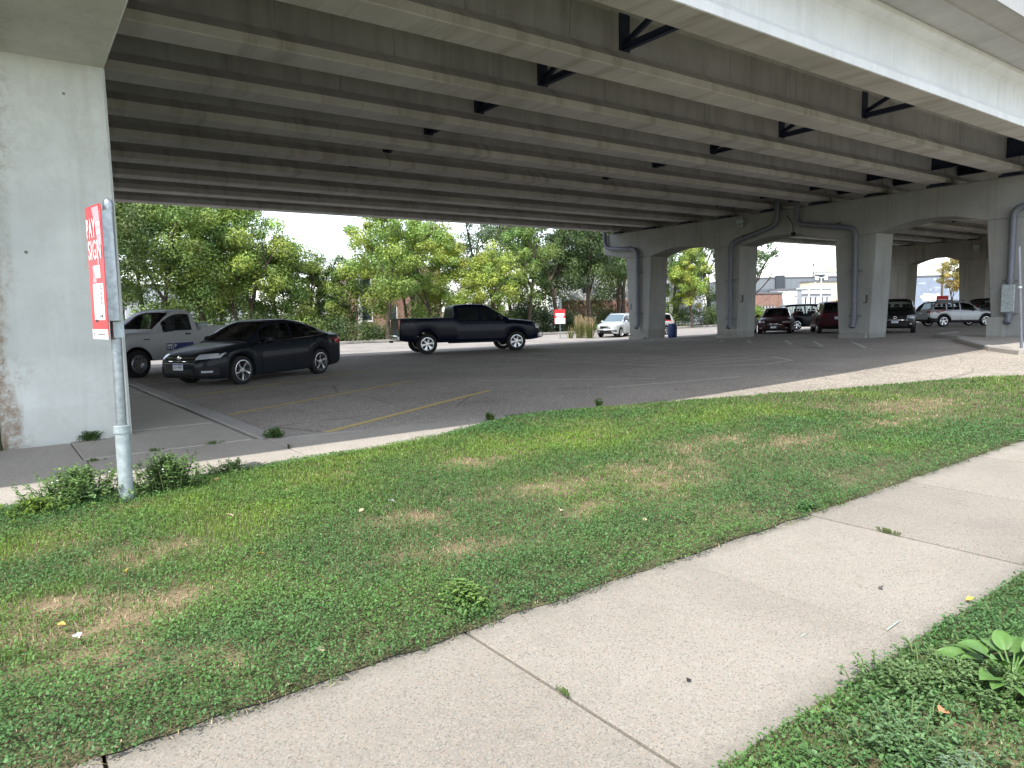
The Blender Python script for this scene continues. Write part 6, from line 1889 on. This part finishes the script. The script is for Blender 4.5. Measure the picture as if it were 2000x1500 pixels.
# ------------------------------------------------------------------ litter
def dry_leaf(label, x, y, s_, col, seed, z=None, name='dry_leaf', cat='leaf'):
    if z is None and 1.44 < y < 3.01: z = .012
    r_ = random.Random(seed)
    rows = []
    for i in range(6):
        u = i / 5; w = s_ * .5 * math.sin(math.pi * (.08 + .88 * u))
        rows.append([(u * s_ - s_ / 2, w * v, .25 * s_ * (v * v) * r_.uniform(.5, 1) + .12 * s_ * math.sin(3 * u)) for v in (-1, -.5, 0, .5, 1)])
    key = 'leaf_%.2f_%.2f' % col[:2]
    mt = bpy.data.materials.get(key) or m_plain(key, col, .8, var=.2, scale=40)
    o = MB().grid(rows).obj(name, mt, None, 60)
    zz = float(lawn_z(np.array(x), np.array(y))) + .045 if z is None else z
    o.location = (x, y, zz); o.rotation_euler = (r_.uniform(-.4, .4), r_.uniform(-.4, .4), r_.uniform(0, 6.28))
    tag(o, label, cat, 'fallen leaves and scraps'); return o
YL, BR, TN = (.42, .29, .07), (.20, .10, .05), (.40, .33, .21)
for i, (x_, y_, s_, c_, lab_) in enumerate((
    (1.45, 5.6, .075, TN, 'pale curled leaf on the bright grass right of the sign post'),
    (1.36, 4.56, .06, YL, 'yellow leaf standing in the middle of the lawn'),
    (.23, 4.16, .05, YL, 'yellow leaf on the grass near the left edge'),
    (1.71, 6.97, .06, BR, 'brown leaf just right of the weed clump'),
    (3.47, 4.04, .05, TN, 'pale straw scrap in the lawn above the middle of the path'),
    (3.77, 3.45, .05, TN, 'pale scrap on the grass near the path edge'),
    (1.18, 3.12, .05, TN, 'pale leaf at the path edge below the dark weeds'),
    (.99, 3.0, .05, TN, 'pale leaf on the path edge at the lower left'),
    (2.84, 1.08, .06, (.40, .19, .09), 'orange-brown leaf in the lower right grass'),
    (4.25, 1.50, .06, YL, 'yellow leaf on the path edge at the right'),
    (.31, 2.98, .06, TN, 'tan leaf on the path at the bottom left'),
    (.62, 4.8, .05, YL, 'small yellow scrap near the dry patch at the left'),
    (2.3, 5.05, .05, TN, 'tan leaf by the small bare patch in the lawn'))):
    dry_leaf(lab_, x_, y_, s_ * .8, c_, 700 + i)
o = dry_leaf('small dark leaf lying on the middle of the path', 2.39, 1.93, .025, (.03, .02, .02), 730, z=.008)
o = dry_leaf('tiny dark scrap near the pale green chalk mark on the path', 4.07, 1.9, .03, (.10, .09, .08), 731, z=.006)
o = dry_leaf('crumpled white paper scrap in the grass at the left', .28, 3.95, .045, (.55, .55, .56), 732, name='paper_scrap', cat='litter')
o = dry_leaf('white plastic scrap on the lawn above the dry patch', 2.61, 5.16, .05, (.55, .55, .57), 733, name='paper_scrap', cat='litter')
ch = m_plain('green_chalk', (.30, .36, .31), .9)
for (x_, y_, l_, r_) in ((3.55, 1.62, .16, .2), (3.52, 1.50, .05, 1.), (3.15, 1.85, .05, .3), (2.42, 2.62, .12, 1.2)):
    m = MB(); m.add([(x_, y_, .0055), (x_ + l_ * math.cos(r_), y_ + l_ * math.sin(r_) * .3, .0055), (x_ + l_ * math.cos(r_) + .006, y_ + l_ * math.sin(r_) * .3 + .010, .0055), (x_ + .008, y_ + .007, .0055)], [(0, 1, 2, 3)])
    m.obj('chalk_mark', ch, path)
# twigs on the path edge
for i, (x_, y_, l_, a_, lab_) in enumerate(((1.5, 2.97, .22, .2, 'thin twig along the path edge left of the ragweed'), (2.15, 1.42, .12, .5, 'short twig at the bottom edge of the path'))):
    o = MB().tube([(0, 0, 0), (l_ * .5, .012, .008), (l_, 0, .002)], [.004, .003, .002], 5).obj('twig', M['bark'], None, 40); o.location = (x_, y_, .012); o.rotation_euler = (0, 0, a_); tag(o, lab_, 'twig')
